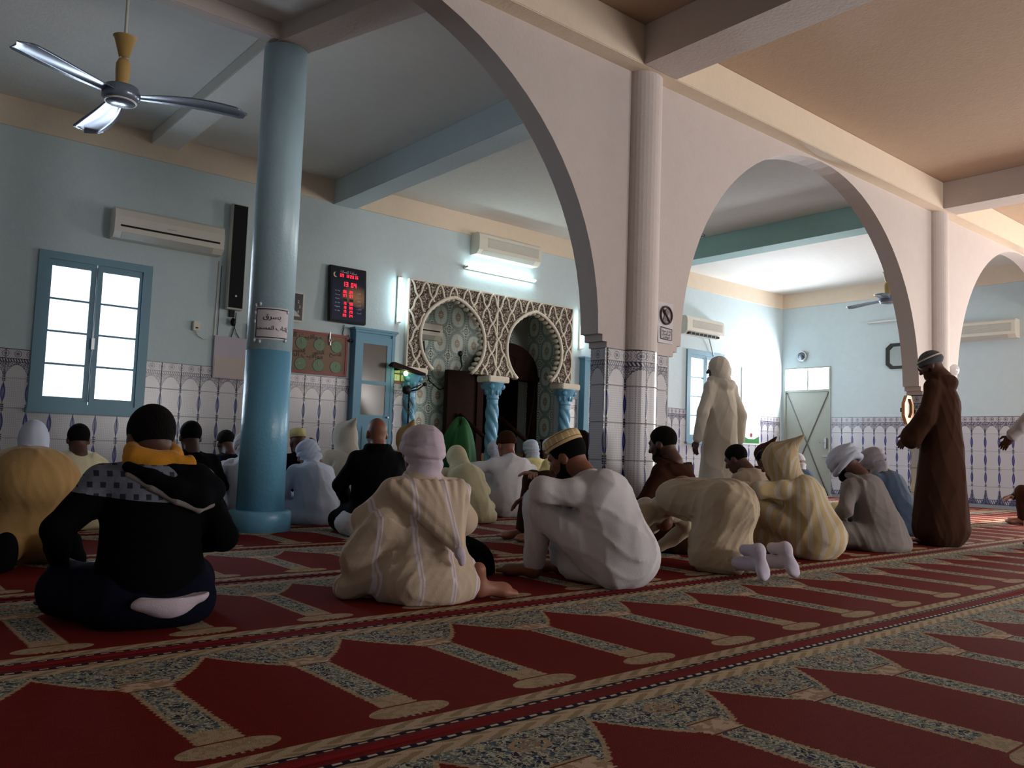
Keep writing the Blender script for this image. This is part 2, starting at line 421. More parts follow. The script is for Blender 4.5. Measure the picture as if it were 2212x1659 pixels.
# arcade wall with three round arches
ARC = [(2.36, 2.33), (8.0, 2.285), (13.62, 2.24)]
Z0 = 1.66
def arc_pts(cx, r, n=40):
    out = []
    for i in range(n+1):
        t = pi*i/n; zz = math.sin(t); out.append((cx-r*math.cos(t), Z0+(3.895-Z0)*zz))
    return out
poly = [(XL, 3.93), (XL, 1.56), (-.08, 1.56), (-.08, 1.605), (-.03, 1.605), (-.03, Z0)]
for k, (cx, r) in enumerate(ARC):
    a = [q for q in arc_pts(cx, r) if q[0] < XR-.002]
    a[0] = (cx-r, Z0); poly += a
    xr_ = cx+r
    if k < 2:
        nx = ARC[k+1][0]-ARC[k+1][1]
        poly += [(xr_+.05, Z0), (xr_+.05, 1.605), (xr_+.10, 1.605), (xr_+.10, 1.56), (nx-.10, 1.56), (nx-.10, 1.605), (nx-.05, 1.605), (nx-.05, Z0)]
poly += [(XR, poly[-1][1]-.02), (XR, 3.93)]
wa = obj('wall_arcade', MB().prism(poly, 4.6, 4.8, 'xz').mesh('wall_arcade'), ARCADE, kind='structure')
def pier(cx, label, cols):
    t = thing('pillar', label, 'pillar', (cx, 4.7, 0))
    x0, x1 = cx-.39, cx+.38
    wpart('pier_core', MB().box(x0, x1, 4.6, 4.77, 0, 1.56), GROUT, t)
    p = [(cx+.17*math.cos(a), 4.6-.17*math.sin(a)*.75) for a in [pi*i/14 for i in range(15)]]
    wpart('pilaster', MB().prism([(q[0], q[1]) for q in p], 1.56, 3.91, 'xy'), ARCADE, t)
    wpart('pilaster_core', MB().prism([(cx+(q[0]-cx)*.96, 4.6+(q[1]-4.6)*.96) for q in p], 0, 1.559, 'xy'), GROUT, t)
    fl = {}
    for wd in (.212, .17, .178):
        fl[wd] = {r: tile_mesh(wd, TH, TM[[2, 1, 1, 1, 0][r]]) for r in range(5)}
    L = -Vector(t.location)
    for r in range(5):
        z = .06+r*TH
        obj('tile', fl[.17][r], parent=t, loc=Vector((x0, 4.77, z))+L, rot=(0, 0, -pi/2))
        obj('tile', fl[.212][r], parent=t, loc=Vector((x0+.006, 4.6, z))+L)
        obj('tile', fl[.178][r], parent=t, loc=Vector((cx+.18, 4.6, z))+L)
        for s, (a0, a1, u0, u1) in enumerate(((pi, pi*.60, 0, .62), (pi*.60, pi*.30, .0, 1), (pi*.30, 0, 0, .5))):
            v = []; uv = []; f = []; n = 5
            for i in range(n+1):
                a = a0+(a1-a0)*(i+(.05 if i == 0 else -.05 if i == n else 0))/n
                for rr, zz in ((.168, z+.002), (.178, z+.004), (.178, z+TH-.004), (.168, z+TH-.002)):
                    v.append((cx+rr*math.cos(a), 4.6-rr*.78*math.sin(a), zz)); uv.append((u0+(u1-u0)*i/n, (zz-z)/TH))
            for i in range(n):
                for q in range(3): f.append((i*4+q, (i+1)*4+q, (i+1)*4+q+1, i*4+q+1))
            f += [(0, 1, 2, 3), (n*4+3, n*4+2, n*4+1, n*4)]
            me = bpy.data.meshes.new('tile'); me.from_pydata(v, [], f); ul = me.uv_layers.new(name='UVMap')
            for l in me.loops: ul.data[l.index].uv = uv[l.vertex_index]
            me.materials.append(TM[[2, 1, 1, 1, 0][r]]); me.update()
            obj('tile', me, parent=t, loc=L)
    return t
pier(5.18, 'square pillar clad in blue and white baluster tiles, nearest the camera', 0)
pier(-.44, 'tiled pillar at the left end of the arcade, outside the view', 0)
pier(10.81, 'tiled pillar half hidden behind the standing man in the brown robe', 0)

# blue round column
t = thing('column', 'round blue oil-painted column with a taped paper notice, left of centre', 'column', (2.76, 6.42, 0))
wpart('plinth', MB().lathe((2.76, 6.42, 0), [(.245, 0), (.245, .15), (.235, .165), (.20, .17)], 40), BLUE, t)
wpart('lower_shaft', MB().lathe((2.76, 6.42, 0), [(.186, .165), (.180, 1.44)], 48), BLUE, t, 'sky blue lower half of the shaft')
wpart('upper_shaft', MB().lathe((2.76, 6.42, 0), [(.180, 1.44), (.176, 3.96)], 48), SHAFT, t, 'pale grey blue upper half of the shaft')
def on_col(a, z, r=.184): return (2.76+r*math.cos(a), 6.42+r*math.sin(a), z)
A0, A1 = R(-155), R(-68)
nt = thing('paper_notice', 'white paper notice with a black border taped round the blue column', 'notice', on_col(R(-112), 1.62))
mb = MB(); n = 14
for i in range(n+1):
    for z in (1.52, 1.775): mb.v.append(on_col(A0+(A1-A0)*i/n, z))
for i in range(n): mb.f.append([2*i, 2*i+2, 2*i+3, 2*i+1]); mb.m.append(0); mb.smooth.append(True)
wpart('sheet', mb, PAPER, nt)
mb = MB()
for z in (1.535, 1.76): mb.tube([on_col(A0+.1+(A1-A0-.12)*i/n, z, .185) for i in range(n+1)], .004, 6)
mb.tube([on_col(A0+.1, 1.535, .185), on_col(A0+.1, 1.76, .185)], .004, 6)
wpart('printed_border', mb, INK, nt)
for s, z, ctr, sz in (('يسرق', 1.70, R(-110), .062), ('كتاب المسجد', 1.61, R(-110), .047)):
    me = text_mesh(arabic(s), sz)
    for q in me.vertices:
        a = ctr+q.co.x/.184; r = .186+q.co.z; q.co = (2.76+r*math.cos(a)-nt.location.x, 6.42+r*math.sin(a)-nt.location.y, z+q.co.y-nt.location.z)
    me.materials.clear(); obj('lettering', me, INK, nt)
mb = MB()
for a, z in ((A0+.05, 1.79), (A0+.04, 1.73), (A0+.03, 1.66), (A0+.05, 1.51), (A0+.25, 1.8), (A0+.3, 1.50), (A1-.1, 1.52), (A1-.05, 1.6), (A1-.04, 1.75)):
    wpart('tape', MB().ell(on_col(a, z, .186), (.012, .012, .016), 6, 4), bpy.data.materials.get('shiny clear tape') or mat('shiny clear tape', (.8, .8, .85), .1), nt)

# ------------------------------------------------------------------ windows
def window(nm, W_, facing_y, proj=.07):
    x0, x1, z0, z1 = W_; y = facing_y
    t = bpy.data.objects.new(nm, None); COL.objects.link(t); t['kind'] = 'structure'; t.location = ((x0+x1)/2, y, z0)
    o = wpart
    f = MB()
    f.box(x0-.05, x0+.045, y-.03, y+.12, z0-.03, z1+.05).box(x1-.045, x1+.05, y-.03, y+.12, z0-.03, z1+.05)
    f.box(x0+.045, x1-.045, y-.03, y+.12, z1-.03, z1+.05).box(x0+.045, x1-.045, y-.03, y+.12, z0-.03, z0+.03)
    o('window_frame', f, FRAMEB, t)
    o('window_sill', MB().box(x0-.07, x1+.07, y-.06, y, z0-.075, z0-.03, b=.008), FRAMEB, t)
    xm = (x0+x1)/2
    for s, (a, b) in enumerate(((x0+.045, xm-.004), (xm+.004, x1-.045))):
        c = MB(); st = .062 if s == 0 else .062
        aw, bw = (a+.035, b-.055) if s == 0 else (a+.055, b-.035)
        c.box(a, aw, y-.01, y+.035, z0+.03, z1-.03).box(bw, b, y-.01, y+.035, z0+.03, z1-.03)
        c.box(aw, bw, y-.01, y+.035, z1-.10, z1-.03).box(aw, bw, y-.01, y+.035, z0+.03, z0+.10)
        hs = (z1-z0-.20)/4
        for k in range(1, 4): c.box(aw, bw, y+.0, y+.028, z0+.10+k*hs-.011, z0+.10+k*hs+.011)
        cs = o('casement', c, FRAMEB, t)
        for k in range(4):
            p = obj('pane', Bx(aw, bw, y+.012, y+.016, z0+.10+k*hs+.011*(k > 0), z0+.10+(k+1)*hs-.011*(k < 3)).mesh('pane'), PANE, cs)
    o('espagnolette', MB().cyl((xm, y-.025, z0+.06), (xm, y-.025, z1-.06), .007, n=8).box(xm-.015, xm+.015, y-.05, y-.02, z0+.62, z0+.74), METAL, t)
    return t
window('window_1', WIN1, YW); window('window_2', WIN2, YW)
for i, (a, b) in enumerate(((6.7, 9.3), (11.7, 14.3))):  # back-wall windows, unseen, added to let in the fill light
    t = bpy.data.objects.new('window_%d' % (i+3), None); COL.objects.link(t); t['kind'] = 'structure'; t.location = (a, YB, 1.1)
    f = MB().box(a, a+.06, YB-.2, YB-.12, 1.1, 2.7).box(b-.06, b, YB-.2, YB-.12, 1.1, 2.7).box(a, b, YB-.2, YB-.12, 2.64, 2.7).box(a, b, YB-.2, YB-.12, 1.1, 1.16).box((a+b)/2-.03, (a+b)/2+.03, YB-.2, YB-.12, 1.16, 2.64)
    wpart('window_frame', f, FRAMEB, t); wpart('pane', MB().box(a+.06, b-.06, YB-.17, YB-.165, 1.16, 2.64), PANE, t)

# grey door with brace and glowing transom
t = bpy.data.objects.new('door_1', None); COL.objects.link(t); t['kind'] = 'structure'; t.location = (XR, 9.07, 0)
DG = mat('grey green door paint', srgb(168, 172, 162), .5)
y0, y1 = DOOR[0], DOOR[1]
wpart('door_leaf', MB().box(XR+.01, XR+.05, y0+.03, y1-.03, .01, 2.08, b=.004), DG, t)
wpart('door_frame', MB().box(XR-.02, XR+.08, y0, y0+.03, 0, 2.58).box(XR-.02, XR+.08, y1-.03, y1, 0, 2.58).box(XR-.02, XR+.08, y0+.03, y1-.03, 2.55, 2.58).box(XR-.01, XR+.06, y0+.03, y1-.03, 2.08, 2.12), DG, t)
for zb in ((.02, 2.07), (2.07, .02)):
    wpart('brace', MB().tube([(XR, y0+.05, zb[0]), (XR, y1-.05, zb[1])], .011, 6), mat('dark brace paint', srgb(92, 96, 94), .5), t)
ym = (y0+y1)/2
wpart('transom_frame', MB().box(XR+.02, XR+.05, ym-.018, ym+.018, 2.12, 2.55), DG, t)
for a, b in ((y0+.03, ym-.018), (ym+.018, y1-.03)): wpart('pane', MB().box(XR+.032, XR+.037, a, b, 2.12, 2.55), PANE, t)
wpart('door_handle', MB().box(XR-.03, XR+.01, y0+.08, y0+.12, .95, 1.15).cyl((XR-.04, y0+.10, 1.06), (XR-.04, y0+.22, 1.06), .009), METAL, t)
wpart('bolt', MB().box(XR-.03, XR+.01, y0+.05, y0+.16, .78, .82), METAL, t)

# ------------------------------------------------------------------ niche (mihrab)
NB = 10.62
wn = obj('wall_niche', MB().box(N0-.12, N0, YW+.25, NB+.1, 0, 3.05).box(N1, N1+.12, YW+.25, NB+.1, 0, 3.05)
         .box(N0, 7.98, NB, NB+.12, 0, 3.0).box(9.06, N1, NB, NB+.12, 0, 3.0).box(7.98, 9.06, NB, NB+.12, 2.14, 3.0)
         .box(N0-.12, N1+.12, YW+.25, NB+1.8, 3.0, 3.1).mesh('wall_niche'), GROUT, kind='structure')
obj('wall_recess', MB().box(7.3, 9.3, NB+1.65, NB+1.75, 0, 3.0).box(7.9, 7.98, NB+.12, NB+1.65, 0, 3).box(9.06, 9.14, NB+.12, NB+1.65, 0, 3).box(7.9, 9.14, NB+.12, NB+1.7, 2.20, 2.5).mesh('wall_recess'), DARKW, kind='structure')  # the unlit recess's shade is put into these dark wall colours
NW, NH = .33, .42
nt_m = tile_mesh(NW, NH, NT)
for r in range(7):
    z = .04+r*NH
    for k in range(9):
        x = N0+.01+k*NW
        if x+NW > 7.95 and x < 8.9 and z < 2.1: continue
        if x+NW > N1+.02: continue
        obj('tile', nt_m, parent=wn, loc=(x, NB, z))
    for k in range(2):
        obj('tile', nt_m, parent=wn, loc=(N1, NB-.02-k*NW, z), rot=(0, 0, -pi/2))
        obj('tile', nt_m, parent=wn, loc=(N0, NB-.02-(k+1)*NW, z), rot=(0, 0, pi/2))
    if z < 2.1:
        for k in range(3): obj('tile', nt_m, parent=wn, loc=(8.03+k*NW, NB+1.64, z))

# carved stucco panel over two horseshoe arches
t = thing('carved_panel', 'carved stucco panel of brown and white diamonds over two horseshoe arches', 'panel', (7.64, YW, 1.79))
PX0, PX1, PZ0, PZ1 = 6.08, 9.18, 1.79, 3.0
def shoe(cx, z0, cz, r, n=30):
    a0 = math.asin(max(-1, (z0-cz)/r)) if False else None
    lo = math.atan2(z0-cz, math.sqrt(max(r*r-(z0-cz)**2, 0)))
    out = []
    for i in range(n+1):
        a = pi-lo+(lo*2-pi)*i/n
        z = cz+r*math.sin(a); x = cx+r*math.cos(a)
        if abs(math.cos(a)) < .55 and math.sin(a) > 0: z += (.55-abs(math.cos(a)))*.09
        out.append((x, z))
    return out
AR1 = shoe(6.85, PZ0, 2.24, .565); AR2 = shoe(8.40, PZ0, 2.24, .565)
pl = [(PX0, PZ1), (PX0, PZ0)]+AR1+AR2+[(PX1, PZ0), (PX1, PZ1)]
def carve():
    (x, y, z), v = coords()
    n1 = noise(v, 20, 2)
    c = OR(lt(xabs(sin_(x*46+n1*11)*sin_(z*42+n1*9)-.25), .13), AND(gt(noise(v, 55, 1), .62)))
    return mixc(c*.85, srgb(66, 46, 38), srgb(206, 196, 180))
wpart('carved_ground', MB().prism(pl, YW-.05, YW+.02, 'xz'), mat('carved brown stucco ground', rough=.8, build=carve, bump=lambda: (noise(coords()[1], 50, 2), .6, .02)), t)
STU = mat('white stucco', srgb(226, 216, 200), .7)
def inside(x, z):
    for cx in (6.85, 8.40):
        if (x-cx)**2+(z-2.24)**2 < .60**2 and z > 1.6: return True
    return False
DW, DH = .24, .44
for s in (-1, 1):
    for k in range(-12, 30):
        run = []
        pts = []
        for i in range(0, 61):
            zz = PZ1-(PZ1-PZ0)*i/60; ph = (PZ1-zz)/DH
            tri = abs(((ph+k*0+.5) % 1)-.5)*2
            sx = PX0+.02+k*DW+s*ph*DW+s*.013*math.sin(ph*2*pi*2)
            pts.append((sx, zz))
        for p in pts+[None]:
            if p is None or not (PX0 < p[0] < PX1) or inside(*p):
                if len(run) > 2: wpart('diamond_rib', MB().tube([(a, YW-.058, b) for a, b in run], .0165, 6), STU, t)
                run = []
            else: run.append(p)
for ap in (AR1, AR2):
    wpart('arch_moulding', MB().tube([(a, YW-.055, b) for a, b in ap], .026, 8), STU, t)
    sc_ = MB()
    for i in range(0, len(ap)-1):
        cx = 6.85 if ap is AR1 else 8.40
        x, z = ap[i]; dx, dz = cx-x, 2.24-z; l = math.hypot(dx, dz); sc_.ell((x+dx/l*.02, YW+.02, z+dz/l*.02), (.035, .07, .035), 8, 6)
    wpart('scalloped_soffit', sc_, STU, t)
fr = MB().box(PX0-.012, PX0+.01, YW-.062, YW, PZ0, PZ1+.01).box(PX1-.01, PX1+.012, YW-.062, YW, PZ0, PZ1+.01).box(PX0+.01, PX1-.01, YW-.062, YW, PZ1-.006, PZ1+.014).box(7.622, 7.648, YW-.062, YW-.04, PZ0, PZ1-.006)
wpart('panel_border', fr, STU, t)
for cx in (6.17, 7.625, 9.09):
    lab = {6.17: 'twisted blue column under the left end of the carved panel', 7.625: 'twisted blue column between the two horseshoe arches', 9.09: 'twisted blue column under the right end of the carved panel'}[cx]
    tc = thing('twisted_column', lab, 'column', (cx, YW-.02, 0), group='twisted columns of the niche')
    n, m = 32, 90; mb = MB()
    for j in range(m+1):
        z = .12+1.36*j/m
        for i in range(n):
            a = 2*pi*i/n; rr = .088*(1+.30*abs(math.sin(2*a+z*15))-.16) if z < 1.36 else .086
            mb.v.append((rr*math.cos(a), rr*math.sin(a), z))
    for j in range(m):
        for i in range(n): mb.f.append([j*n+i, j*n+(i+1) % n, (j+1)*n+(i+1) % n, (j+1)*n+i]); mb.m.append(0); mb.smooth.append(True)
    obj('shaft', mb.mesh('shaft', False), BLUE, tc)
    obj('base', MB().box(-.13, .13, -.13, .13, 0, .08, b=.01).lathe((0, 0, 0), [(.12, .08), (.125, .1), (.1, .13)], 24).mesh('base'), BLUE, tc)
    cp = MB().lathe((0, 0, 0), [(.088, 1.44), (.10, 1.46), (.09, 1.48), (.10, 1.54), (.15, 1.62), (.16, 1.68), (.17, 1.69)], 28)
    for a in range(4):
        th = pi/4+a*pi/2; cp.ell((.14*math.cos(th), .14*math.sin(th), 1.63), (.045, .045, .045), 12, 8)
    for a in range(8):
        th = a*pi/4; cp.ell((.105*math.cos(th), .105*math.sin(th), 1.56), (.025, .025, .06), 8, 6)
    obj('capital', cp.mesh('capital'), BLUE, tc)
    obj('abacus', Bx(-.19, .19, -.16, .16, 1.69, 1.78, b=.012).mesh('abacus'), STU, tc)

# wooden pulpit gate with rails and steps in the niche
t = thing('pulpit', 'dark wooden arched pulpit gate with handrails inside the niche', 'pulpit', (8.5, 10.4, 0))
ar = [(7.86+.0, 0), (7.86, 1.95)]+[(8.5-.60*math.cos(pi*i/20), 1.95+.48*math.sin(pi*i/20)) for i in range(21)]+[(9.16, 1.95), (9.16, 0), (9.02, 0), (9.02, 1.86), (7.98, 1.86), (7.98, 0)]
wpart('gate_frame', MB().prism(ar, 10.30, 10.46, 'xz'), DARKW, t)
wpart('cornice', MB().box(7.8, 9.2, 10.26, 10.5, 1.84, 1.92, b=.01), DARKW, t)
wpart('medallion', MB().tube([(8.5+.11*math.cos(2*pi*i/20), 10.295, 2.12+.11*math.sin(2*pi*i/20)) for i in range(20)], .012, 6, closed=True), DARKW, t)
wpart('side_board', MB().box(7.32, 7.86, 10.34, 10.44, 0, 1.9), DARKW, t)
for i in range(4):
    wpart('step', MB().box(8.0, 9.0, 9.9+i*.14, 10.6, i*.16, (i+1)*.16), mat('straw coloured mat', srgb(120, 92, 52), .9) if i == 0 else bpy.data.materials['straw coloured mat'], t)
for x in (7.98, 8.78):
    wpart('handrail', MB().tube([(x-.46, 10.3, 1.22), (x+.02, 9.75, .62)], .032, 8), DARKW, t)
    wpart('newel', MB().box(x-.03, x+.03, 9.72, 9.78, 0, .85, b=.006).box(x-.045, x+.045, 9.705, 9.795, .85, .89, b=.006), DARKW, t)
o = obj('staff', MB().tube([(8.62, 10.05, .45), (8.98, 10.2, 1.75)], .012, 8).ell((8.98, 10.2, 1.76), (.02, .02, .03), 8, 6).mesh('staff'), DARKW)
tag(o, 'thin wooden staff leaning in the niche beside the right twisted column', 'staff')

# ------------------------------------------------------------------ split air conditioners
def aircon(label, c, wd, rotz=0, style=0, h=.33):
    t = thing('air_conditioner', label, 'air conditioner', c, rotz)
    pr = [(0, 0), (0, h), (-.16, h), (-.20, h-.03), (-.215, h-.10), (-.21, .06), (-.15, .0)]
    obj('casing', MB().prism([(a, b) for a, b in pr], -wd/2, wd/2, 'yz').mesh('casing'), PLASTIC, t)
    if style == 0:
        obj('front_strip', Bx(-wd/2+.06, wd/2-.05, -.2165, -.209, .115, .135).mesh('strip'), BLACK, t, label='black display strip')
        obj('louvre', MB().prism([(-.212, .055), (-.206, .06), (-.15, .004), (-.156, 0)], -wd/2+.08, wd/2-.12, 'yz').mesh('louvre'), PLASTIC2, t)
        obj('badge', Bx(-.05, .05, -.2145, -.211, .165, .178).mesh('badge'), PLASTIC2, t)
    else:
        bm_ = Bx(-wd/2+.16, wd/2-.06, -.219, -.207, h-.21, h-.2).mesh('grille_bar')
        for k in range(8): obj('grille_bar', bm_, PLASTIC2, t, (0, 0, k*.018))
        obj('louvre', MB().prism([(-.212, .055), (-.206, .06), (-.15, .004), (-.156, 0)], -wd/2+.08, wd/2-.12, 'yz').mesh('louvre'), PLASTIC2, t)
    if style == 2:
        bm_ = Bx(-.004, .004, -.20, -.14, .0, .05).mesh('vane')
        obj('outlet', Bx(-wd/2+.06, wd/2-.14, -.205, -.14, -.004, .03).mesh('outlet'), BLACK, t)
        for k in range(7): obj('vane', bm_, PLASTIC, t, (-wd/2+.12+k*.12, -.006, -.006))
    return t
aircon('white air conditioner with a black strip above the left window', (2.85, YW, 2.84), 1.18)
aircon('white air conditioner above the carved panel, lit from below by a tube', (7.73, YW, 3.53), 1.2, style=1, h=.32)
aircon('air conditioner with open vanes right of the tiled pillar', (12.45, YW, 2.92), 1.1, style=2)
aircon('wide air conditioner on the right wall behind the brown robed man', (XR, 5.74, 2.86), 1.12, -pi/2, style=1, h=.32)
aircon('small air conditioner seen inside the left horseshoe arch', (6.78, NB, 2.34), .9, h=.26)

# ------------------------------------------------------------------ fluorescent tubes
def tube(label, a, b, lit=True, out=(0, -1, 0)):
    a, b, o_ = Vector(a), Vector(b), Vector(out); m_ = (a+b)/2; d = (b-a).normalized()
    t = thing('tube_lamp', label, 'lamp', m_, group='fluorescent tube lamps')
    s_ = o_.cross(d)*.022
    def slab(p, q, o0, o1, sw):
        v = [p+o_*k+s_*j*sw for p in (p, q) for k in (o0, o1) for j in (-1, 1)]
        return MB().add(v, [(0, 1, 3, 2), (4, 6, 7, 5), (0, 4, 5, 1), (2, 3, 7, 6), (0, 2, 6, 4), (1, 5, 7, 3)])
    wpart('batten', slab(a-d*.03, b+d*.03, 0, .035, 1), PLASTIC, t)
    for e, sg in ((a, 1), (b, -1)): wpart('lamp_holder', slab(e-d*.02*sg, e, .035, .09, .6), PLASTIC, t)
    wpart('glass_tube', MB().cyl(a+o_*.065, b+o_*.065, .017, n=12), TUBE if lit else mat('unlit white glass', srgb(226, 228, 230), .3), t)
    return t
tube('lit upright tube lamp between digital clock and carved panel', (5.93, YW, 2.39), (5.93, YW, 2.99))
tube('lit upright tube lamp at the right edge of the carved panel', (9.40, YW, 2.39), (9.40, YW, 2.99))
tube('lit horizontal tube lamp below the central air conditioner', (7.04, YW, 3.33), (8.35, YW, 3.33))
tube('unlit tube lamp high on the right wall', (XR, 7.76, 3.36), (XR, 6.55, 3.36), False, (-1, 0, 0))

# ------------------------------------------------------------------ things on the front wall
def wall_thing(name, label, cat, x, z): return thing(name, label, cat, (x, YW, z))
t = wall_thing('column_speaker', 'tall black column loudspeaker beside the blue column', 'loudspeaker', 3.65, 2.85)
wpart('cabinet', MB().box(3.555, 3.745, YW-.11, YW-.02, 2.24, 3.50, b=.006), PLASTIC2, t)
wpart('grille', MB().box(3.567, 3.733, YW-.116, YW-.108, 2.26, 3.485), mat('black speaker cloth', (.006, .006, .007), .9), t, 'black cloth front')
wpart('badge', MB().cyl((3.65, YW-.118, 2.40), (3.65, YW-.114, 2.40), .012), PLASTIC, t)
wpart('bracket', MB().box(3.62, 3.68, YW-.03, YW, 2.16, 2.24).ell((3.66, YW-.05, 2.10), (.035, .03, .05), 8, 6), BLACK, t)
tag(obj('speaker_cable', MB().tube([(3.70, YW-.02, 2.22), (3.70, YW-.015, 2.08), (3.66, YW-.012, 1.92)], .005, 6).tube([(3.66, YW-.02, 2.12), (3.72, YW-.012, 1.98), (3.76, YW-.012, 1.92)], .004, 6).tube([(3.5, YW-.008, 2.75), (3.5, YW-.008, 1.93)], .003, 6).mesh('cable'), CABLE), 'black cables hanging from the column loudspeaker', 'cable')
t = wall_thing('socket', 'small white wall socket right of the left window', 'socket', 3.24, 2.0)
wpart('plate', MB().box(3.205, 3.285, YW-.045, YW, 1.95, 2.06, b=.006), PLASTIC, t); wpart('slot', MB().box(3.23, 3.26, YW-.048, YW-.044, 1.975, 1.99), BLACK, t)
tag(obj('flex', MB().tube([(3.24, YW-.02, 1.95), (3.27, YW-.02, 1.90), (3.33, YW-.015, 1.87), (3.46, YW-.01, 1.88), (3.47, YW-.008, 2.8)], .006, 6).mesh('flex'), PLASTIC), 'white flex running from the socket up to the air conditioner', 'cable')
t = wall_thing('notice_board', 'pale blank notice board half behind the blue column', 'notice board', 3.75, 1.67)
wpart('board', MB().box(3.46, 4.02, YW-.035, YW-.012, 1.43, 1.92, b=.003), mat('pale lilac board', srgb(196, 188, 200), .6), t)
wpart('sheet', MB().box(3.475, 4.0, YW-.038, YW-.035, 1.445, 1.68), mat('cream paper', srgb(206, 190, 182), .7), t)
# wall clock 12:35-ish, black dial in a cream frame
t = wall_thing('wall_clock', 'square black-dialled wall clock half behind the blue column', 'clock', 4.33, 2.39)
wpart('clock_frame', MB().box(4.11, 4.55, YW-.05, YW-.01, 2.20, 2.58, b=.03), PLASTIC, t)
wpart('dial', MB().box(4.135, 4.525, YW-.053, YW-.049, 2.225, 2.555), mat('black dial', (.014, .012, .012), .3), t)
wpart('dial_pale_patch', MB().prism([(4.135, 2.27), (4.50, 2.27), (4.44, 2.33), (4.33, 2.40), (4.135, 2.44)], YW-.0545, YW-.053, 'xz'), PLASTIC2, t)  # pale grey patch across the lower dial
for k in range(1, 13):
    a = pi/2-k*pi/6; me = text_mesh(str(k), .055); me.materials.clear()
    obj('numeral', me, PLASTIC, t, (math.cos(a)*.155, -.056, math.sin(a)*.125), (pi/2, 0, 0))
wpart('hour_hand', MB().prism([(4.32, 2.39), (4.345, 2.385), (4.385, 2.465), (4.38, 2.475)], YW-.058, YW-.056, 'xz'), PLASTIC, t)
wpart('minute_hand', MB().prism([(4.32, 2.39), (4.34, 2.385), (4.372, 2.52), (4.365, 2.525)], YW-.061, YW-.059, 'xz'), PLASTIC, t)
wpart('winder', MB().box(4.31, 4.35, YW-.057, YW-.053, 2.23, 2.255), INK, t)
# digital prayer clock: seven segment figures
t = thing('digital_clock', 'dark blue digital prayer-time clock with red figures', 'clock', (5.13, YW-.06, 2.63)); t.rotation_euler = (R(-4), R(0), 0)
obj('clock_frame', MB().box(-.265, .265, -.03, .03, -.365, .365, b=.008).mesh('clock_frame'), BLACK, t)
def night():
    (x, y, z), v = coords()
    c = mixc(xmin(xmax((z+.36)*1.6, 0), 1), srgb(40, 58, 92), srgb(10, 18, 42))
    sun_ = sq((x-.12)*(x-.12)+(z+.02)*(z+.02)*2)
    c = mixc(AND(gt(z, -.10-xabs(sin_(x*9))*.06), xmax(1-sun_*4.2, 0))*.9, c, srgb(196, 146, 96))
    return mixc(lt(z, -.10-xabs(sin_(x*9))*.06)*.8, c, srgb(10, 26, 56))
obj('print', Bx(-.235, .235, -.032, -.03, -.335, .335).mesh('print'), mat('printed night sky', rough=.25, build=night), t)
RED = mat('red lit segments', (1, .02, .05), .5, emit=((1, .015, .04), 2.2))
SEG = {'0': 'abcdef', '1': 'bc', '2': 'abged', '3': 'abgcd', '4': 'fgbc', '5': 'afgcd', '6': 'afgedc', '7': 'abc', '8': 'abcdefg', '9': 'abcdfg', ' ': ''}
def digits(s, x, z, h):
    w_ = h*.52; mb = MB(); th = h*.16
    for ch in s:
        if ch == ':':
            for q in (.25, .75): mb.box(x+w_*.1, x+w_*.1+th*.8, -.036, -.033, z+h*q, z+h*q+th*.8)
            x += w_*.7; continue
        for sg in SEG[ch]:
            q = {'a': (0, h-th, w_, h), 'd': (0, 0, w_, th), 'g': (0, h/2-th/2, w_, h/2+th/2), 'f': (0, h/2, th, h), 'b': (w_-th, h/2, w_, h), 'e': (0, 0, th, h/2), 'c': (w_-th, 0, w_, h/2)}[sg]
            g = .0012; mb.box(x+q[0]+g, x+q[2]-g, -.036, -.033, z+q[1]+g, z+q[3]-g)
        x += w_*1.42
    return obj('readout', mb.mesh('readout'), RED, t)
digits('09', -.125, .225, .042); digits('12', -.045, .225, .042); digits('2016', .02, .225, .042)
digits('13', -.085, .105, .062); digits('04', .035, .105, .062)
rows_ = [('06', '24'), ('07', '57'), None, ('15', '50'), ('18', '09'), ('19', '29'), ('09', '24')]
for k, rw in enumerate(rows_):
    z = .02-k*.052
    if rw: digits(rw[0], -.075, z, .036); digits(rw[1], .015, z, .036)
    else: obj('blank_window', MB().box(-.075, -.02, -.034, -.032, z, z+.03).box(.015, .07, -.034, -.032, z, z+.03).mesh('blank'), BLACK, t)
SILV = mat('silver print', srgb(200, 204, 214), .5)
obj('title', text_mesh(arabic('ساعة الصلاة'), .05), SILV, t, (0, -.0335, .295), (pi/2, 0, 0))
for k, (a, b) in enumerate((('As. Fajr', 'الفجر'), ('Shuruq', 'الشروق'), ('Dhuhr', 'الظهر'), ('As. Asr', 'العصر'), ('Maghrib', 'المغرب'), ('As. Isha', 'العشاء'))):
    z = .038-k*.052
    obj('lettering', text_mesh(a, .024), SILV, t, (-.155, -.0335, z), (pi/2, 0, 0)); obj('lettering', text_mesh(arabic(b), .026), SILV, t, (.155, -.0335, z), (pi/2, 0, 0))
obj('moon', MB().prism([(-.185+.035*math.cos(a), .245+.035*math.sin(a)) for a in [R(70+10*i) for i in range(23)]]+[(-.172+.028*math.cos(a), .25+.03*math.sin(a)) for a in [R(280-9*i) for i in range(21)]], -.0335, -.032, 'xz').mesh('moon'), mat('printed moon', srgb(222, 206, 170), .5), t)
tag(obj('clock_cable', MB().tube([(5.13, YW-.02, 2.25), (5.12, YW-.012, 2.14), (5.13, YW-.02, 2.08), (5.19, YW-.03, 2.12), (5.22, YW-.03, 2.05)], .005, 6).ell((5.22, YW-.04, 2.05), (.05, .03, .02), 10, 6).mesh('cable'), CABLE), 'black cable and plug hanging below the digital clock', 'cable')
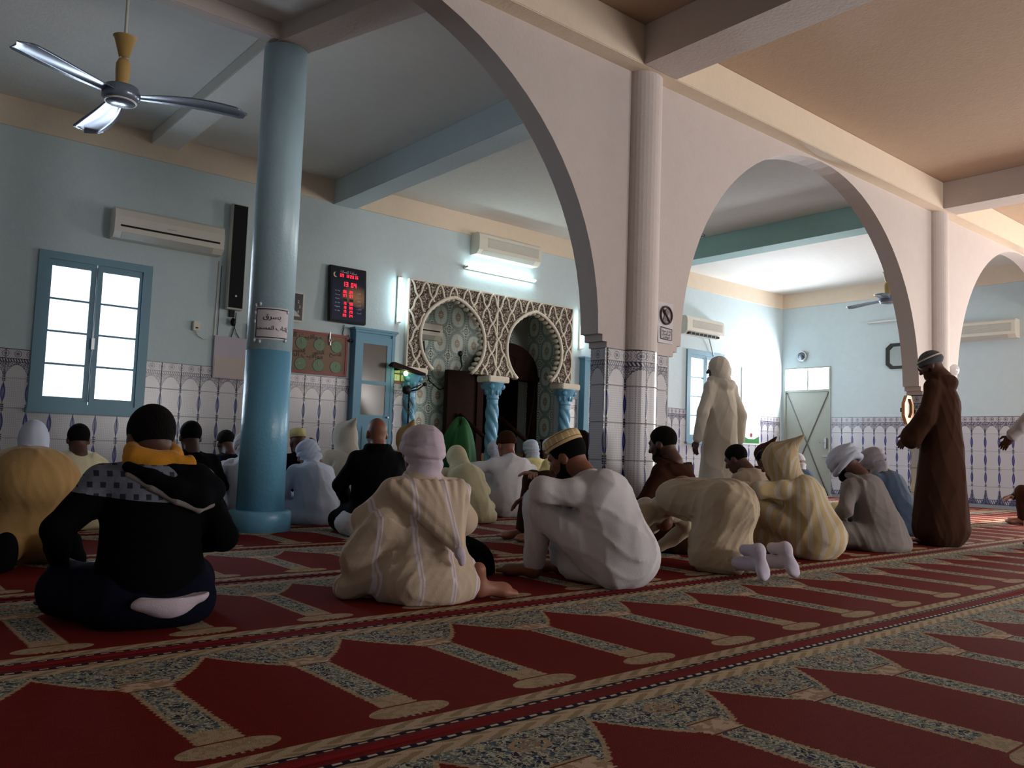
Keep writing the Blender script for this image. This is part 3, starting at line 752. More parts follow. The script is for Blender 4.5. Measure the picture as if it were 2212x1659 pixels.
# brown board of painted prayer dials
t = wall_thing('prayer_time_board', 'brown painted board with green prayer-time dials and arabic lettering', 'board', 4.52, 1.84)
BX0, BX1, BZ0, BZ1 = 3.86, 5.19, 1.575, 2.11
wpart('panel', MB().box(BX0+.03, BX1-.03, YW-.03, YW-.012, BZ0+.03, BZ1-.03), mat('brown board paint', srgb(120, 84, 54), .5), t)
wpart('board_frame', MB().box(BX0, BX0+.03, YW-.038, YW-.01, BZ0, BZ1).box(BX1-.03, BX1, YW-.038, YW-.01, BZ0, BZ1).box(BX0+.03, BX1-.03, YW-.038, YW-.01, BZ1-.03, BZ1).box(BX0+.03, BX1-.03, YW-.038, YW-.01, BZ0, BZ0+.03), mat('red frame paint', srgb(140, 34, 26), .45), t)
GREEN = mat('sage dial paint', srgb(96, 124, 92), .5); GOLD = mat('pale gold paint', srgb(206, 196, 130), .4)
for i, x in enumerate((4.04, 4.29, 4.545, 4.79, 5.03)):
    for j, z in enumerate((1.95, 1.69)):
        d = wpart('dial', MB().cyl((x, YW-.034, z), (x, YW-.03, z), .077, n=28), GREEN, t)
        a = (i*2.1+j*1.3+.5) % 3.1; h_ = obj('hand', MB().tube([(x, YW-.037, z), (x+.055*math.cos(a), YW-.037, z+.055*math.sin(a))], .004, 6).mesh('hand'), GOLD, d)
        wpart('dial_ring', MB().tube([(x+.078*math.cos(2*pi*q/28), YW-.031, z+.078*math.sin(2*pi*q/28)) for q in range(28)], .003, 4, closed=True), INK, t)
text(arabic('مواقيت الأذان'), .10, INK, t, (.02, -.0325, .205)); text(arabic('مواقيت الصلاة'), .095, INK, t, (.05, -.0325, -.035))
for x, s in ((5.02, 'الصبح'), (4.79, 'الظهر'), (4.52, 'العصر'), (4.29, 'المغرب'), (4.05, 'العشاء')): text(arabic(s), .07, INK, t, (x-4.52, -.0325, .015))
tag(obj('key_ring', MB().tube([(4.93+.018*math.cos(q*pi/6), YW-.05, 2.02+.018*math.sin(q*pi/6)) for q in range(12)], .004, 6, closed=True).box(4.915, 4.93, YW-.055, YW-.04, 2.04, 2.13).box(4.925, 4.94, YW-.055, YW-.04, 1.96, 2.0).mesh('keys'), METAL), 'small key ring hanging on the top edge of the brown board', 'keys')

def cupboard(label, x0, x1, ztop):
    t = thing('cupboard', label, 'cupboard', ((x0+x1)/2, YW-.07, 0)); xm = (x0+x1)/2
    wpart('carcass', MB().box(x0+.02, x1-.02, YW-.10, YW, 0, ztop-.06), JOINERY, t)
    wpart('cornice', MB().box(x0-.01, x1+.01, YW-.135, YW, ztop-.06, ztop-.03, b=.004).box(x0-.03, x1+.03, YW-.15, YW, ztop-.03, ztop, b=.004), JOINERY, t)
    d = wpart('door', MB().box(x0+.05, x0+.12, YW-.12, YW-.10, .05, ztop-.10).box(x1-.12, x1-.05, YW-.12, YW-.10, .05, ztop-.10)
              .box(x0+.12, x1-.12, YW-.12, YW-.10, ztop-.20, ztop-.10).box(x0+.12, x1-.12, YW-.12, YW-.10, 1.50, 1.545).box(x0+.12, x1-.12, YW-.12, YW-.10, .05, 1.10)
              .box(x0+.15, x1-.15, YW-.128, YW-.12, .15, .95, b=.006), JOINERY, t)
    for za, zb in ((1.10, 1.50), (1.545, ztop-.20)): obj('pane', Bx(x0+.12, x1-.12, YW-.112, YW-.106, za, zb).mesh('pane'), DARKGLASS, d)
    obj('handle', MB().cyl((x1-.08, YW-.12, 1.08), (x1-.08, YW-.16, 1.08), .012).mesh('handle'), METAL, d)
    wpart('pilaster', MB().box(x0, x0+.05, YW-.125, YW, 0, ztop-.06, b=.004).box(x1-.05, x1, YW-.125, YW, 0, ztop-.06, b=.004), JOINERY, t)
cupboard('tall blue glazed cupboard left of the niche', 5.25, 5.85, 2.23)
cupboard('tall blue glazed cupboard right of the niche, by the tiled pillar', 9.42, 9.98, 2.25)
# switch box house with a green lamp, microphone
t = thing('switch_shelf', 'little roofed wooden switch shelf with a glowing green lamp', 'switch panel', (5.98, YW-.05, 1.6))
wpart('roof', MB().prism([(5.71, 1.77), (5.75, 1.81), (6.24, 1.70), (6.24, 1.67), (5.73, 1.75)], YW-.30, YW-.20, 'xz').box(5.88, 5.92, YW-.20, YW, 1.72, 1.75), DARKW, t)
wpart('back_board', MB().box(5.87, 6.11, YW-.04, YW, 1.55, 1.79), mat('plain wood', srgb(122, 84, 56), .6), t)
for a, z in ((5.885, 1.69), (5.885, 1.585), (5.995, 1.585)):
    s_ = wpart('switch', MB().box(a, a+.09, YW-.075, YW-.04, z, z+.085, b=.005), mat('yellowed plastic', srgb(214, 208, 150), .5) if z > 1.6 else bpy.data.materials['yellowed plastic'], t)
    obj('rocker', Bx(a+.03, a+.055, YW-.082, YW-.074, z+.025, z+.06).mesh('rocker'), PLASTIC2, s_)
wpart('bulb', MB().ell((5.955, YW-.25, 1.675), (.030, .030, .034), 12, 8), mat('green lamp glass', (.7, 1, .5), .4, emit=((.62, 1, .42), 14)), t, 'glowing green bulb')
t = thing('microphone', 'black microphone on a boom arm in front of the left twisted column', 'microphone', (6.02, YW-.25, 0))
wpart('stand', MB().cyl((6.02, YW-.25, .03), (6.02, YW-.25, 1.45), .012).lathe((6.02, YW-.25, 0), [(.12, 0), (.12, .02), (.02, .04)], 20), BLACK, t)
wpart('pop_filter', MB().ell((5.97, YW-.27, 1.46), (.065, .05, .065), 16, 10), BLACK, t)
wpart('boom', MB().tube([(6.0, YW-.27, 1.44), (6.12, YW-.30, 1.47), (6.20, YW-.31, 1.53)], .012, 8).tube([(6.02, YW-.27, 1.47), (6.16, YW-.32, 1.54)], .009, 8), BLACK, t)
wpart('microphone_head', MB().ell((6.22, YW-.32, 1.55), (.035, .03, .028), 12, 8), BLACK, t)
mb = MB()
for q in range(4): mb.tube([(5.98+.05*math.cos(a)+q*.015, YW-.28, 1.28-.02*q+.09*math.sin(a)) for a in [2*pi*i/16 for i in range(16)]], .004, 6, closed=True)
wpart('looped_cable', mb, CABLE, t)
tag(obj('niche_cable', MB().tube([(7.02, NB-.02, 2.32), (7.06, NB-.02, 2.0), (7.15, NB-.02, 1.72), (7.35, NB-.02, 1.6), (7.5, NB-.02, 1.66), (7.58, NB-.02, 1.78)], .009, 6).mesh('cable'), CABLE), 'grey cable drooping across the medallion tiles of the niche', 'cable')
tag(obj('niche_cable', MB().tube([(7.72, NB-.02, 2.2), (7.76, NB-.02, 2.0), (7.66, NB-.02, 1.86), (7.58, NB-.02, 1.80), (7.6, NB-.02, 1.68)], .007, 6).ell((7.72, NB-.03, 2.2), (.035, .02, .045), 8, 6).mesh('cable'), CABLE), 'short curled cable dropping from a small box beside the pulpit', 'cable')
def cloth_heap(name, label, cat, c, r, m, seed=0, h=None):
    t = MB(); n, k = 40, 20; rs = np.random.default_rng(seed); ph = rs.uniform(0, 6, 4)
    for j in range(k+1):
        q = pi/2*j/k
        for i in range(n):
            a = 2*pi*i/n; f = 1+.12*math.sin(3*a+ph[0])+.07*math.sin(7*a+ph[1])*math.cos(q)+.04*math.sin(13*a+ph[2])
            t.v.append((r[0]*math.cos(q)*f*math.cos(a), r[1]*math.cos(q)*f*math.sin(a), r[2]*(math.sin(q)**.75)*(1+.06*math.sin(2*a+ph[3]))))
    for j in range(k):
        for i in range(n): t.f.append([j*n+i, j*n+(i+1) % n, (j+1)*n+(i+1) % n, (j+1)*n+i]); t.m.append(0); t.smooth.append(True)
    return tag(obj(name, t.mesh(name), m, loc=c), label, cat)
cloth_heap('draped_lectern', 'low stand draped in green cloth in front of the niche', 'cloth', (6.75, 9.2, .01), (.28, .25, 1.07), mat('green cloth', srgb(22, 84, 34), .8), 3)
# poster and small box by the right corner
t = wall_thing('poster', 'tall white poster with green ornaments beside the bright corner', 'poster', 14.18, 1.73)
wpart('sheet', MB().box(13.87, 14.5, YW-.012, YW-.008, .97, 2.49), mat('glossy white poster', srgb(232, 234, 230), .3), t)
GP = mat('green print', srgb(60, 130, 70), .5)
wpart('ornament', MB().prism([(13.9, 2.46), (14.47, 2.46), (14.35, 2.33), (14.18, 2.29), (14.02, 2.33)], YW-.0135, YW-.012, 'xz').prism([(13.9, 1.0), (14.47, 1.0), (14.47, 1.14), (14.3, 1.08), (14.1, 1.08), (13.9, 1.14)], YW-.0135, YW-.012, 'xz'), GP, t)
wpart('flower', MB().cyl((14.2, YW-.0145, 1.16), (14.2, YW-.0135, 1.16), .04), mat('red print', srgb(150, 60, 60), .5), t)
t = wall_thing('junction_box', 'cream junction box between the right window and the poster', 'box', 13.58, 2.37)
wpart('cover', MB().box(13.44, 13.74, YW-.06, YW, 2.29, 2.44, b=.012), PLASTIC, t); wpart('knob', MB().ell((13.76, YW-.03, 2.36), (.015, .015, .015), 8, 6), PLASTIC, t)
tag(obj('hose', MB().tube([(12.75, YW-.05, 2.92), (12.86, YW-.03, 2.75), (12.93, YW-.03, 2.6)], .012, 8).mesh('hose'), PLASTIC2), 'grey drain hose under the air conditioner right of the pillar', 'hose')
# right wall things
t = thing('round_lamp', 'round silver bulkhead lamp above the grey door', 'lamp', (XR, 9.17, 2.81))
wpart('rim', MB().tube([(XR-.04, 9.17+.09*math.cos(2*pi*i/28), 2.81+.09*math.sin(2*pi*i/28)) for i in range(28)], .02, 8, closed=True), METAL, t)
wpart('diffuser', MB().ell((XR-.04, 9.17, 2.81), (.05, .085, .085), 20, 12), mat('smoked lamp glass', srgb(90, 96, 110), .12, metal=.6), t)
def octa(name, label, cat, y, z, ry, rz, m, inner):
    t = thing(name, label, cat, (XR, y, z)); c = .35
    o8 = lambda a, b: [(y+a*s1, z+b*s2) for s1, s2 in ((-1, -1+c), (-1+c, -1), (1-c, -1), (1, -1+c), (1, 1-c), (1-c, 1), (-1+c, 1), (-1, 1-c))]
    O, I = o8(ry, rz), o8(ry*.76, rz*.76); mb = MB()
    for i in range(8):
        j = (i+1) % 8; mb.prism([O[i], O[j], I[j], I[i]], XR-.04, XR-.005, 'yz')
    wpart('mirror_frame', mb, m, t); wpart('mirror_glass', MB().prism(I, XR-.02, XR-.012, 'yz'), inner, t); return t
MIR = mat('mirror glass', (.8, .84, .86), .03, metal=1)
octa('mirror', 'octagonal dark-framed mirror on the right wall', 'mirror', 7.18, 2.69, .26, .24, mat('black lacquer frame', (.02, .018, .016), .3), MIR)
wpart_o = thing('framed_plaque', 'small amber octagonal framed plaque beside the far pillar', 'plaque', (10.16, 4.66, 1.36))
O8 = [(10.16+.13*math.cos(pi/8+i*pi/4), 1.36+.19*math.sin(pi/8+i*pi/4)) for i in range(8)]
I8 = [(10.16+.085*math.cos(pi/8+i*pi/4), 1.38+.125*math.sin(pi/8+i*pi/4)) for i in range(8)]
mb = MB()
for i in range(8): mb.prism([O8[i], O8[(i+1) % 8], I8[(i+1) % 8], I8[i]], 4.66, 4.70, 'xz')
wpart('plaque_frame', mb, mat('amber varnished wood', srgb(206, 146, 92), .4), wpart_o); wpart('plaque_glass', MB().prism(I8, 4.68, 4.69, 'xz'), mat('dark mirrored glass', srgb(80, 74, 50), .3, metal=.3), wpart_o)
wpart('shelf_bracket', MB().box(10.05, 10.41, 4.70, 4.72, 1.33, 1.38), DARKW, wpart_o)
t = thing('small_chart', 'small grey printed chart fixed to the far tiled pillar', 'notice', (10.52, 4.585, 1.42))
wpart('sheet', MB().box(10.40, 10.62, 4.58, 4.588, 1.18, 1.52), mat('blue grey print', srgb(108, 122, 136), .4, build=lambda: mixc(gt(frac(coords()[0][2]*26), .8), srgb(96, 112, 130), srgb(190, 198, 204))), t)
t = thing('glass_lamp', 'small clear glass lamp on the far pillar above the brown robed man', 'lamp', (11.15, 4.6, 1.92))
wpart('globe', MB().ell((11.15, 4.54, 1.93), (.06, .06, .075), 16, 10), mat('clear lamp glass', (.85, .87, .9), .05, spec=1), t); wpart('lamp_base', MB().cyl((11.15, 4.6, 1.85), (11.15, 4.54, 1.87), .03), METAL, t)
# printed no-phones notice on the tiled pillar
t = thing('prohibition_notice', 'white paper notice with a crossed-out round sign above the tiled pillar', 'notice', (5.49, 4.6, 1.84))
v = []; g_ = 8
mb = MB()
for j in range(g_+1):
    for i in range(g_+1):
        u, q = i/g_, j/g_; v.append((5.385+.21*u, 4.595-.02*(1-u)**3*(1-q)-.004, 1.665+.35*q))
mb.add(v, [(j*(g_+1)+i, j*(g_+1)+i+1, (j+1)*(g_+1)+i+1, (j+1)*(g_+1)+i) for j in range(g_) for i in range(g_)], 0, True)
wpart('sheet', mb, PAPER, t)
mb = MB().tube([(5.493+.072*math.cos(2*pi*i/32), 4.578, 1.905+.075*math.sin(2*pi*i/32)) for i in range(32)], .0085, 8, closed=True).tube([(5.445, 4.578, 1.955), (5.54, 4.578, 1.855)], .0085, 8)
wpart('prohibition_ring', mb, mat('maroon print', srgb(66, 34, 44), .6), t)
wpart('phone_drawing', MB().prism([(5.455, 1.85), (5.495, 1.835), (5.53, 1.94), (5.495, 1.965), (5.475, 1.91)], 4.581, 4.583, 'xz'), mat('grey print', srgb(120, 108, 116), .6), t)
mb = MB()
for a, b in (((5.42, 1.70), (5.42, 1.80)), ((5.42, 1.80), (5.565, 1.79)), ((5.565, 1.79), (5.565, 1.695)), ((5.565, 1.695), (5.42, 1.70))): mb.tube([(a[0], 4.576, a[1]), (b[0], 4.576, b[1])], .003, 6)
wpart('printed_border', mb, INK, t)
for k, s in enumerate(('يمنع منعا', 'استعمال', 'الهاتف')): text(arabic(s), .032, INK, t, (.0, -.026, -.07-.027*k))

# ------------------------------------------------------------------ ceiling fans
def fan(label, c, r, ztop, a0, gold=True):
    t = thing('ceiling_fan', label, 'ceiling fan', c, group='ceiling fans')
    YE = mat('yellowed cream plastic', srgb(196, 160, 96), .45); BL = mat('grey blue fan enamel', srgb(128, 138, 158), .22, metal=.25)
    obj('rod', MB().cyl((0, 0, .10), (0, 0, ztop-c[2]), .010).mesh('rod'), PLASTIC2, t)
    obj('canopy', MB().lathe((0, 0, 0), [(.075, .42), (.068, .415), (.03, .28), (.024, .28)], 28).mesh('canopy'), YE, t)
    obj('motor_neck', MB().lathe((0, 0, 0), [(.03, .27), (.045, .235), (.045, .19), (.04, .12), (.05, .085)], 24).mesh('neck'), YE, t)
    h = obj('motor', MB().lathe((0, 0, 0), [(.05, .09), (.105, .075), (.118, .04), (.118, .0), (.10, -.018), (.085, -.03), (0, -.034)], 40).mesh('motor'), BL, t)
    obj('motor_ring', MB().tube([(.095*math.cos(2*pi*i/32), .095*math.sin(2*pi*i/32), -.022) for i in range(32)], .006, 8, closed=True).mesh('ring'), mat('white enamel', (.85, .85, .85), .3), h)
    v = []; f = []; n, m = 22, 6
    for side in (0, 1):
        for i in range(n+1):
            u = i/n; x = .09+(r-.09)*u; wd = (.045+.055*math.sin(pi*min(u*1.05, 1)*.62)) if u < .9 else (.045+.055*math.sin(pi*.9*1.05*.62))*math.sqrt(max(1-((u-.9)/.1)**2, 0))+.002
            bend = -.05*math.sin(pi*u)*.6
            for j in range(m+1):
                q = (j/m-.5)*2; tw = -.14*(1-.3*u)
                v.append((x, bend+q*wd, .02+q*wd*math.sin(tw)+.012*(1-q*q)-side*.004-.03*u*u*u+.01*q))
    L = (n+1)*(m+1)
    for i in range(n):
        for j in range(m):
            a = i*(m+1)+j; f.append((a, a+m+1, a+m+2, a+1)); f.append((L+a, L+a+1, L+a+m+2, L+a+m+1))
    for i in range(n):
        a = i*(m+1); f.append((a, L+a, L+a+m+1, a+m+1)); b = a+m; f.append((b, b+m+1, L+b+m+1, L+b))
    bl = MB().add(v, f, 0, True).mesh('blade')
    for k in range(3):
        obj('blade', bl, BL, t, (0, 0, 0), (0, 0, a0+k*2*pi/3))
    return t
fan('three-bladed ceiling fan hanging left of the blue column', (1.37, 5.80, 2.94), .80, ZC, math.atan2(-.34, .67))
fan('ceiling fan with a yellow canopy seen through the right arch', (11.45, 5.55, 2.98), .66, ZC, R(200))
fan('ceiling fan mostly hidden behind the tiled pillar, one blade tip showing', (6.52, 5.75, 3.08), .70, ZC, R(-22))

# ------------------------------------------------------------------ prayer carpets
def carpet_col(x0, T):
    def g():
        (x, y, z), v = coords()
        D = 1.19
        vv = T-y; e = xmin(vv, D-vv)
        cu = xabs((frac((x-x0)*2+.5)-.5)*.5)
        jit = noise(comb(x*9, y*70, 0), 3, 1)*.03-.015
        hx = cu+jit*.7; fine = noise(v, 75, 3, .6)
        red = mixc(noise(comb(x*3, y*14, 0), 5, 3)*.8-.05, srgb(118, 26, 20), srgb(88, 17, 15)); beige = mixc(gt(noise(v, 60, 2), .52)*.6, srgb(176, 154, 126), srgb(142, 122, 96))
        n1 = noise(v, 34, 2); n2 = noise(comb(x+3.1, y, .5), 52, 2)
        fl = mixc(gt(n1, .53), srgb(112, 116, 112), srgb(38, 42, 62))
        fl = mixc(lt(xabs(n2-.5), .035), fl, srgb(186, 178, 152)); fl = mixc(gt(noise(comb(x, y+5, 1), 44, 2), .60), fl, srgb(66, 84, 96))
        fl = mixc(gt(noise(comb(x+9, y, 2), 64, 1), .645), fl, srgb(178, 184, 186))
        rt = sq(pw(cu, 2)+pw((vv-.205)*1.5, 2)); fl = mixc(band(rt+jit*.5, .045, .06), fl, srgb(170, 140, 108)); fl = mixc(band(rt, .015, .03), fl, srgb(150, 120, 98))
        t = xmin(xmax((.25-cu)/.19, 0), 1)
        s = .022+(1-pw(1-t, 1.35))*.235
        inner = vv-.125
        saw = xabs(frac(y*42)-.5)*.030
        c = red
        bord = lt(inner, s+.020+jit*1.2+saw*.6); c = mixc(bord, c, beige)
        c = mixc(lt(inner, s+jit*.4), c, fl)
        col_b = AND(lt(hx-saw*.4, .056), band(vv, .33, .95)); c = mixc(col_b, c, beige)
        c = mixc(AND(lt(hx, .044), band(vv, .43, .85)), c, fl)
        cap = AND(lt(hx-saw, .062+(vv-.33)*.0), band(vv, .345, .425)); c = mixc(cap, c, mixc(gt(n1, .5), srgb(196, 172, 150), srgb(160, 134, 110)))
        c = mixc(AND(lt(hx, .07), OR(band(vv, .425, .432), band(vv, .340, .346))), c, srgb(92, 48, 34))
        lobe = AND(lt(pw(cu/.125, 2)+pw((vv-.99)/.052, 2), 1)); c = mixc(lobe, c, beige)
        c = mixc(AND(band(vv, .938, .946), lt(cu, .10)), c, srgb(110, 36, 28)); c = mixc(AND(band(vv, 1.03, 1.042), lt(cu, .15), gt(frac(x*45), .4)), c, srgb(96, 30, 26))
        bb = mixc(gt(sin_(x*70+sin_(y*90)*2)*sin_(e*75), .1), srgb(186, 164, 138), srgb(150, 130, 102))
        c = mixc(lt(e, .125), c, bb)
        c = mixc(lt(e, .060+xabs(frac(x*12)-.5)*.012), c, srgb(24, 18, 40))
        c = mixc(AND(band(e, .044, .053), gt(frac(x*22), .45)), c, srgb(190, 186, 170))
        return mixc(lt(e, .042), c, srgb(112, 22, 26))
    return g
def pile(): 
    v = coords()[1]; return (noise(v, 260, 2), .35, .004)
NAMES = ['nearest the camera, across the lower right corner', 'empty in front of the seated row', 'under the striped-robe and black-hoodie men', 'behind the front seated men', 'under the middle rows, behind the blue column', 'under the rows before the niche', 'along the front wall']
TOPS = [1.73, 2.90, 4.10, 5.30, 6.50, 7.70, 8.89]
for k, T in enumerate(TOPS):
    x0 = -.12 if k == 0 else .27 if k < 2 else .14
    m = mat('woven prayer carpet', rough=.95, build=carpet_col(x0, 0), bump=pile, spec=.1)
    mb = MB(); nx = 120
    L0, L1 = -3.9, 15.2; dep = 1.19
    fold = 0.010 if k == 1 else .0
    ys = [0, -.02, -.04, -.06, -.3, -.6, -.9, -1.13, -1.15, -1.17, -1.19]
    vs = []
    for i in range(nx+1):
        x = L0+(L1-L0)*i/nx
        for y in ys:
            z = .008+(.006+.004*math.sin(x*2.3+1))*math.exp(-((abs(y)-1.175)/.03)**2)*(1 if k <= 1 else .3)+(.012*math.exp(-((x-3.3)/1.6)**2)*math.exp(-((abs(y)-.02)/.03)**2) if k == 0 else 0)
            vs.append((x, y, z))
    n = len(ys); fs = [(i*n+j, i*n+j+1, (i+1)*n+j+1, (i+1)*n+j) for i in range(nx) for j in range(n-1)]
    mb.add(vs, fs, 0, True)
    lo = [(x, y, 0) for x in (L0, L1) for y in (0, -1.19)]
    me = mb.mesh('prayer_carpet', False)
    o = obj('prayer_carpet', me, m, loc=(0, T, .0012*(k % 2)), rot=(0, 0, R([1.0, 1.0, .8, .3, 0, 0, 0][k])))
    md = o.modifiers.new('thickness', 'SOLIDIFY'); md.thickness = .006; md.offset = -1
    tag(o, 'red and blue arch-patterned prayer carpet strip '+NAMES[k], 'carpet', 'prayer carpet strips')

# ================================================================== PEOPLE
def surfnet(vol, org, h):
    s = vol < 0; nx, ny, nz = vol.shape
    c = np.zeros((nx-1, ny-1, nz-1), np.int8)
    for a in (0, 1):
        for b in (0, 1):
            for d in (0, 1): c += s[a:nx-1+a, b:ny-1+b, d:nz-1+d]
    act = (c > 0) & (c < 8); I, J, K = np.nonzero(act); n = len(I)
    idx = -np.ones(act.shape, np.int64); idx[act] = np.arange(n)
    pos = np.zeros((n, 3)); cnt = np.zeros(n)
    cor = [(a, b, d) for a in (0, 1) for b in (0, 1) for d in (0, 1)]
    for p in cor:
        for ax in range(3):
            if p[ax]: continue
            q = list(p); q[ax] = 1
            v0 = vol[I+p[0], J+p[1], K+p[2]]; v1 = vol[I+q[0], J+q[1], K+q[2]]
            m = (v0 < 0) != (v1 < 0); t = np.where(m, v0/np.where(m, v0-v1, 1), 0)
            P = np.stack([np.full(n, float(p[0])), np.full(n, float(p[1])), np.full(n, float(p[2]))], 1); P[:, ax] += t
            pos += P*m[:, None]; cnt += m
    V = (pos/np.maximum(cnt, 1)[:, None]+np.stack([I, J, K], 1))*h+org
    F = []
    for ax in range(3):
        o1, o2 = [(1, 2), (2, 0), (0, 1)][ax]
        sl0 = [slice(1, -1)]*3; sl0[ax] = slice(0, -1); sl1 = [slice(1, -1)]*3; sl1[ax] = slice(1, None)
        A = s[tuple(sl0)]; B = s[tuple(sl1)]; cr = A != B
        q = np.stack(np.nonzero(cr), 1)
        if len(q) == 0: continue
        inside = A[tuple(q.T)]; base = q.copy(); base[:, o1] += 1; base[:, o2] += 1
        def cell(d1, d2):
            r = base.copy(); r[:, o1] += d1; r[:, o2] += d2; return idx[r[:, 0], r[:, 1], r[:, 2]]
        f = np.stack([cell(-1, -1), cell(0, -1), cell(0, 0), cell(-1, 0)], 1)
        f[~inside] = f[~inside][:, ::-1]; F.append(f)
    return V, np.concatenate(F) if F else np.zeros((0, 4), int)
def smin(a, b, k):
    if k <= 0: return np.minimum(a, b)
    h = np.maximum(k-np.abs(a-b), 0)/k; return np.minimum(a, b)-h*h*k*.25
def prim_d(pr, P):
    t = pr[0]
    if t == 'c':
        a, b, ra, rb = np.array(pr[1], float), np.array(pr[2], float), pr[3], pr[4]
        ab = b-a; u = np.clip(((P-a)@ab)/max(ab@ab, 1e-9), 0, 1); return np.linalg.norm(P-a-u[..., None]*ab, axis=-1)-(ra+(rb-ra)*u)
    Q = P-np.array(pr[1], float)
    if pr[3] is not None: Q = Q@np.array(pr[3])
    if t == 'e':
        r = np.array(pr[2], float); k0 = np.linalg.norm(Q/r, axis=-1); k1 = np.linalg.norm(Q/(r*r), axis=-1)
        return k0*(k0-1)/np.maximum(k1, 1e-6)
    if t == 't':
        R0, r0, fl = pr[2]; q = np.sqrt(Q[..., 0]**2+(Q[..., 1]/fl)**2)-R0; return np.sqrt(q*q+Q[..., 2]**2)-r0
def pbox(pr):
    if pr[0] == 'c':
        a, b = np.array(pr[1], float), np.array(pr[2], float); r = max(pr[3], pr[4]); return np.minimum(a, b)-r, np.maximum(a, b)+r
    c = np.array(pr[1], float); r = max(pr[2]) if pr[0] == 'e' else (pr[2][0]+pr[2][1])*max(1, pr[2][2])
    return c-r, c+r
def sdf_mesh(prims, subs, h, fold=None, floor=None, clip=None):
    lo = np.min([pbox(p)[0] for p in prims], 0)-.05; hi = np.max([pbox(p)[1] for p in prims], 0)+.05
    if floor is not None: lo[2] = floor-2*h
    n = np.ceil((hi-lo)/h).astype(int)+2
    ax = [lo[i]+h*np.arange(n[i]) for i in range(3)]
    vol = np.full(n, .5, np.float64)
    def sub_range(pl, ph, pad):
        r = []
        for i in range(3):
            a = max(0, int((pl[i]-pad-lo[i])/h)); b = min(n[i], int((ph[i]+pad-lo[i])/h)+2); r.append(slice(a, b))
        return tuple(r)
    def grid(r):
        return np.stack(np.meshgrid(ax[0][r[0]], ax[1][r[1]], ax[2][r[2]], indexing='ij'), -1)
    for p in prims:
        k = p[-1]; pl, ph = pbox(p); r = sub_range(pl, ph, k+3*h+.01)
        if any(q.stop <= q.start for q in r): continue
        vol[r] = smin(vol[r], prim_d(p, grid(r)), k)
    if fold is not None:
        r = tuple(slice(0, q) for q in n); band = np.abs(vol) < .08
        G = grid(r)[band]; vol[band] += fold(G)
    for p in subs or []:
        k = p[-1]; pl, ph = pbox(p); r = sub_range(pl, ph, k+3*h)
        if any(q.stop <= q.start for q in r): continue
        vol[r] = -smin(-vol[r], prim_d(p, grid(r)), k)
    if clip is not None:
        r = tuple(slice(0, q) for q in n); vol = np.maximum(vol, clip(grid(r)))
    if floor is not None: vol = np.maximum(vol, (floor-ax[2])[None, None, :])
    vol[0] = vol[-1] = 1; vol[:, 0] = vol[:, -1] = 1; vol[:, :, 0] = vol[:, :, -1] = 1
    return surfnet(vol, lo, h)
def net_obj(name, nets, m, parent, M=None, label=None):
    V = []; F = []; n = 0
    for v, f in nets: V.append(v); F.append(f+n); n += len(v)
    V = np.concatenate(V); F = np.concatenate(F)
    me = bpy.data.meshes.new(name); me.vertices.add(len(V)); me.vertices.foreach_set('co', V.astype(np.float32).ravel())
    me.loops.add(F.size); me.loops.foreach_set('vertex_index', F.astype(np.int32).ravel())
    me.polygons.add(len(F)); me.polygons.foreach_set('loop_start', np.arange(0, F.size, 4, dtype=np.int32)); me.polygons.foreach_set('loop_total', np.full(len(F), 4, np.int32))
    me.polygons.foreach_set('use_smooth', np.ones(len(F), bool)); me.update(calc_edges=True); me.validate()
    return obj(name, me, m, parent, label=label)
def folds(seed, amp=.008, vert=14, fine=1.0, lo=0):
    rs = np.random.default_rng(seed); ph = rs.uniform(0, 6.28, 8); kx = rs.normal(0, 16, (4, 3))*fine
    D = rs.normal(0, 1, (5, 3)); D[:, 2] *= .45; D /= np.linalg.norm(D, axis=1)[:, None]; fr = (17, 24, 33, 46, 62)
    def f(P):
        out = 0
        wp = np.stack([np.sin(P@(D[(i+1) % 5]*9)+ph[i])+.5*np.sin(P@(D[(i+2) % 5]*19)+ph[i+1]) for i in range(3)], 1)*.055
        Q = P+wp
        for i in range(5):
            q = Q@(D[i]*fr[i]*fine)+ph[i]; env = .5+.5*np.sin(P@(D[(i+3) % 5]*8)+ph[(i+4) % 8]); out = out-((1-np.abs(np.sin(q)))**2.2)*env*(1.5, 1.25, .95, .65, .4)[i]
        a = np.arctan2(P[:, 0], P[:, 1]); r = np.hypot(P[:, 0], P[:, 1])
        v = np.sin(a*vert/2+P[:, 2]*3+ph[1]+1.2*np.sin(P[:, 2]*5+ph[2]))*np.clip(r*4-.2, 0, 1)*np.clip(1.1-P[:, 2]*.8, .1, 1)
        return amp*(out*.95+.75+.55*v)
    def old(P):
        a = np.arctan2(P[:, 0], P[:, 1]); r = np.hypot(P[:, 0], P[:, 1])
        wz = .6+.4*np.sin(P[:, 2]*6+ph[0])
        w1 = np.sin(a*vert/2+P[:, 2]*7+ph[1]+1.4*np.sin(P[:, 2]*9+ph[2]))*np.clip(r*5, 0, 1)*wz
        w2 = sum(np.sin(P@kx[i]+ph[3+i]+1.3*np.sin(P@kx[(i+1) % 4]*.6)) for i in range(3))/3
        w2 = np.sign(w2)*np.abs(w2)**1.3; w3 = 1-np.abs(np.sin(P[:, 2]*22+P[:, 1]*16+a*2.0+ph[5]+1.6*np.sin(a*3+ph[6])))
        return amp*(.8*w1+.7*w2+.9*(w3-.5)**1*.8)
    return f
def Rm(pitch=0, yaw=0, roll=0):
    """pitch > 0 tips the face down; yaw > 0 turns it to its left"""
    return (Matrix.Rotation(yaw, 3, 'Z') @ Matrix.Rotation(-pitch, 3, 'X') @ Matrix.Rotation(roll, 3, 'Y'))

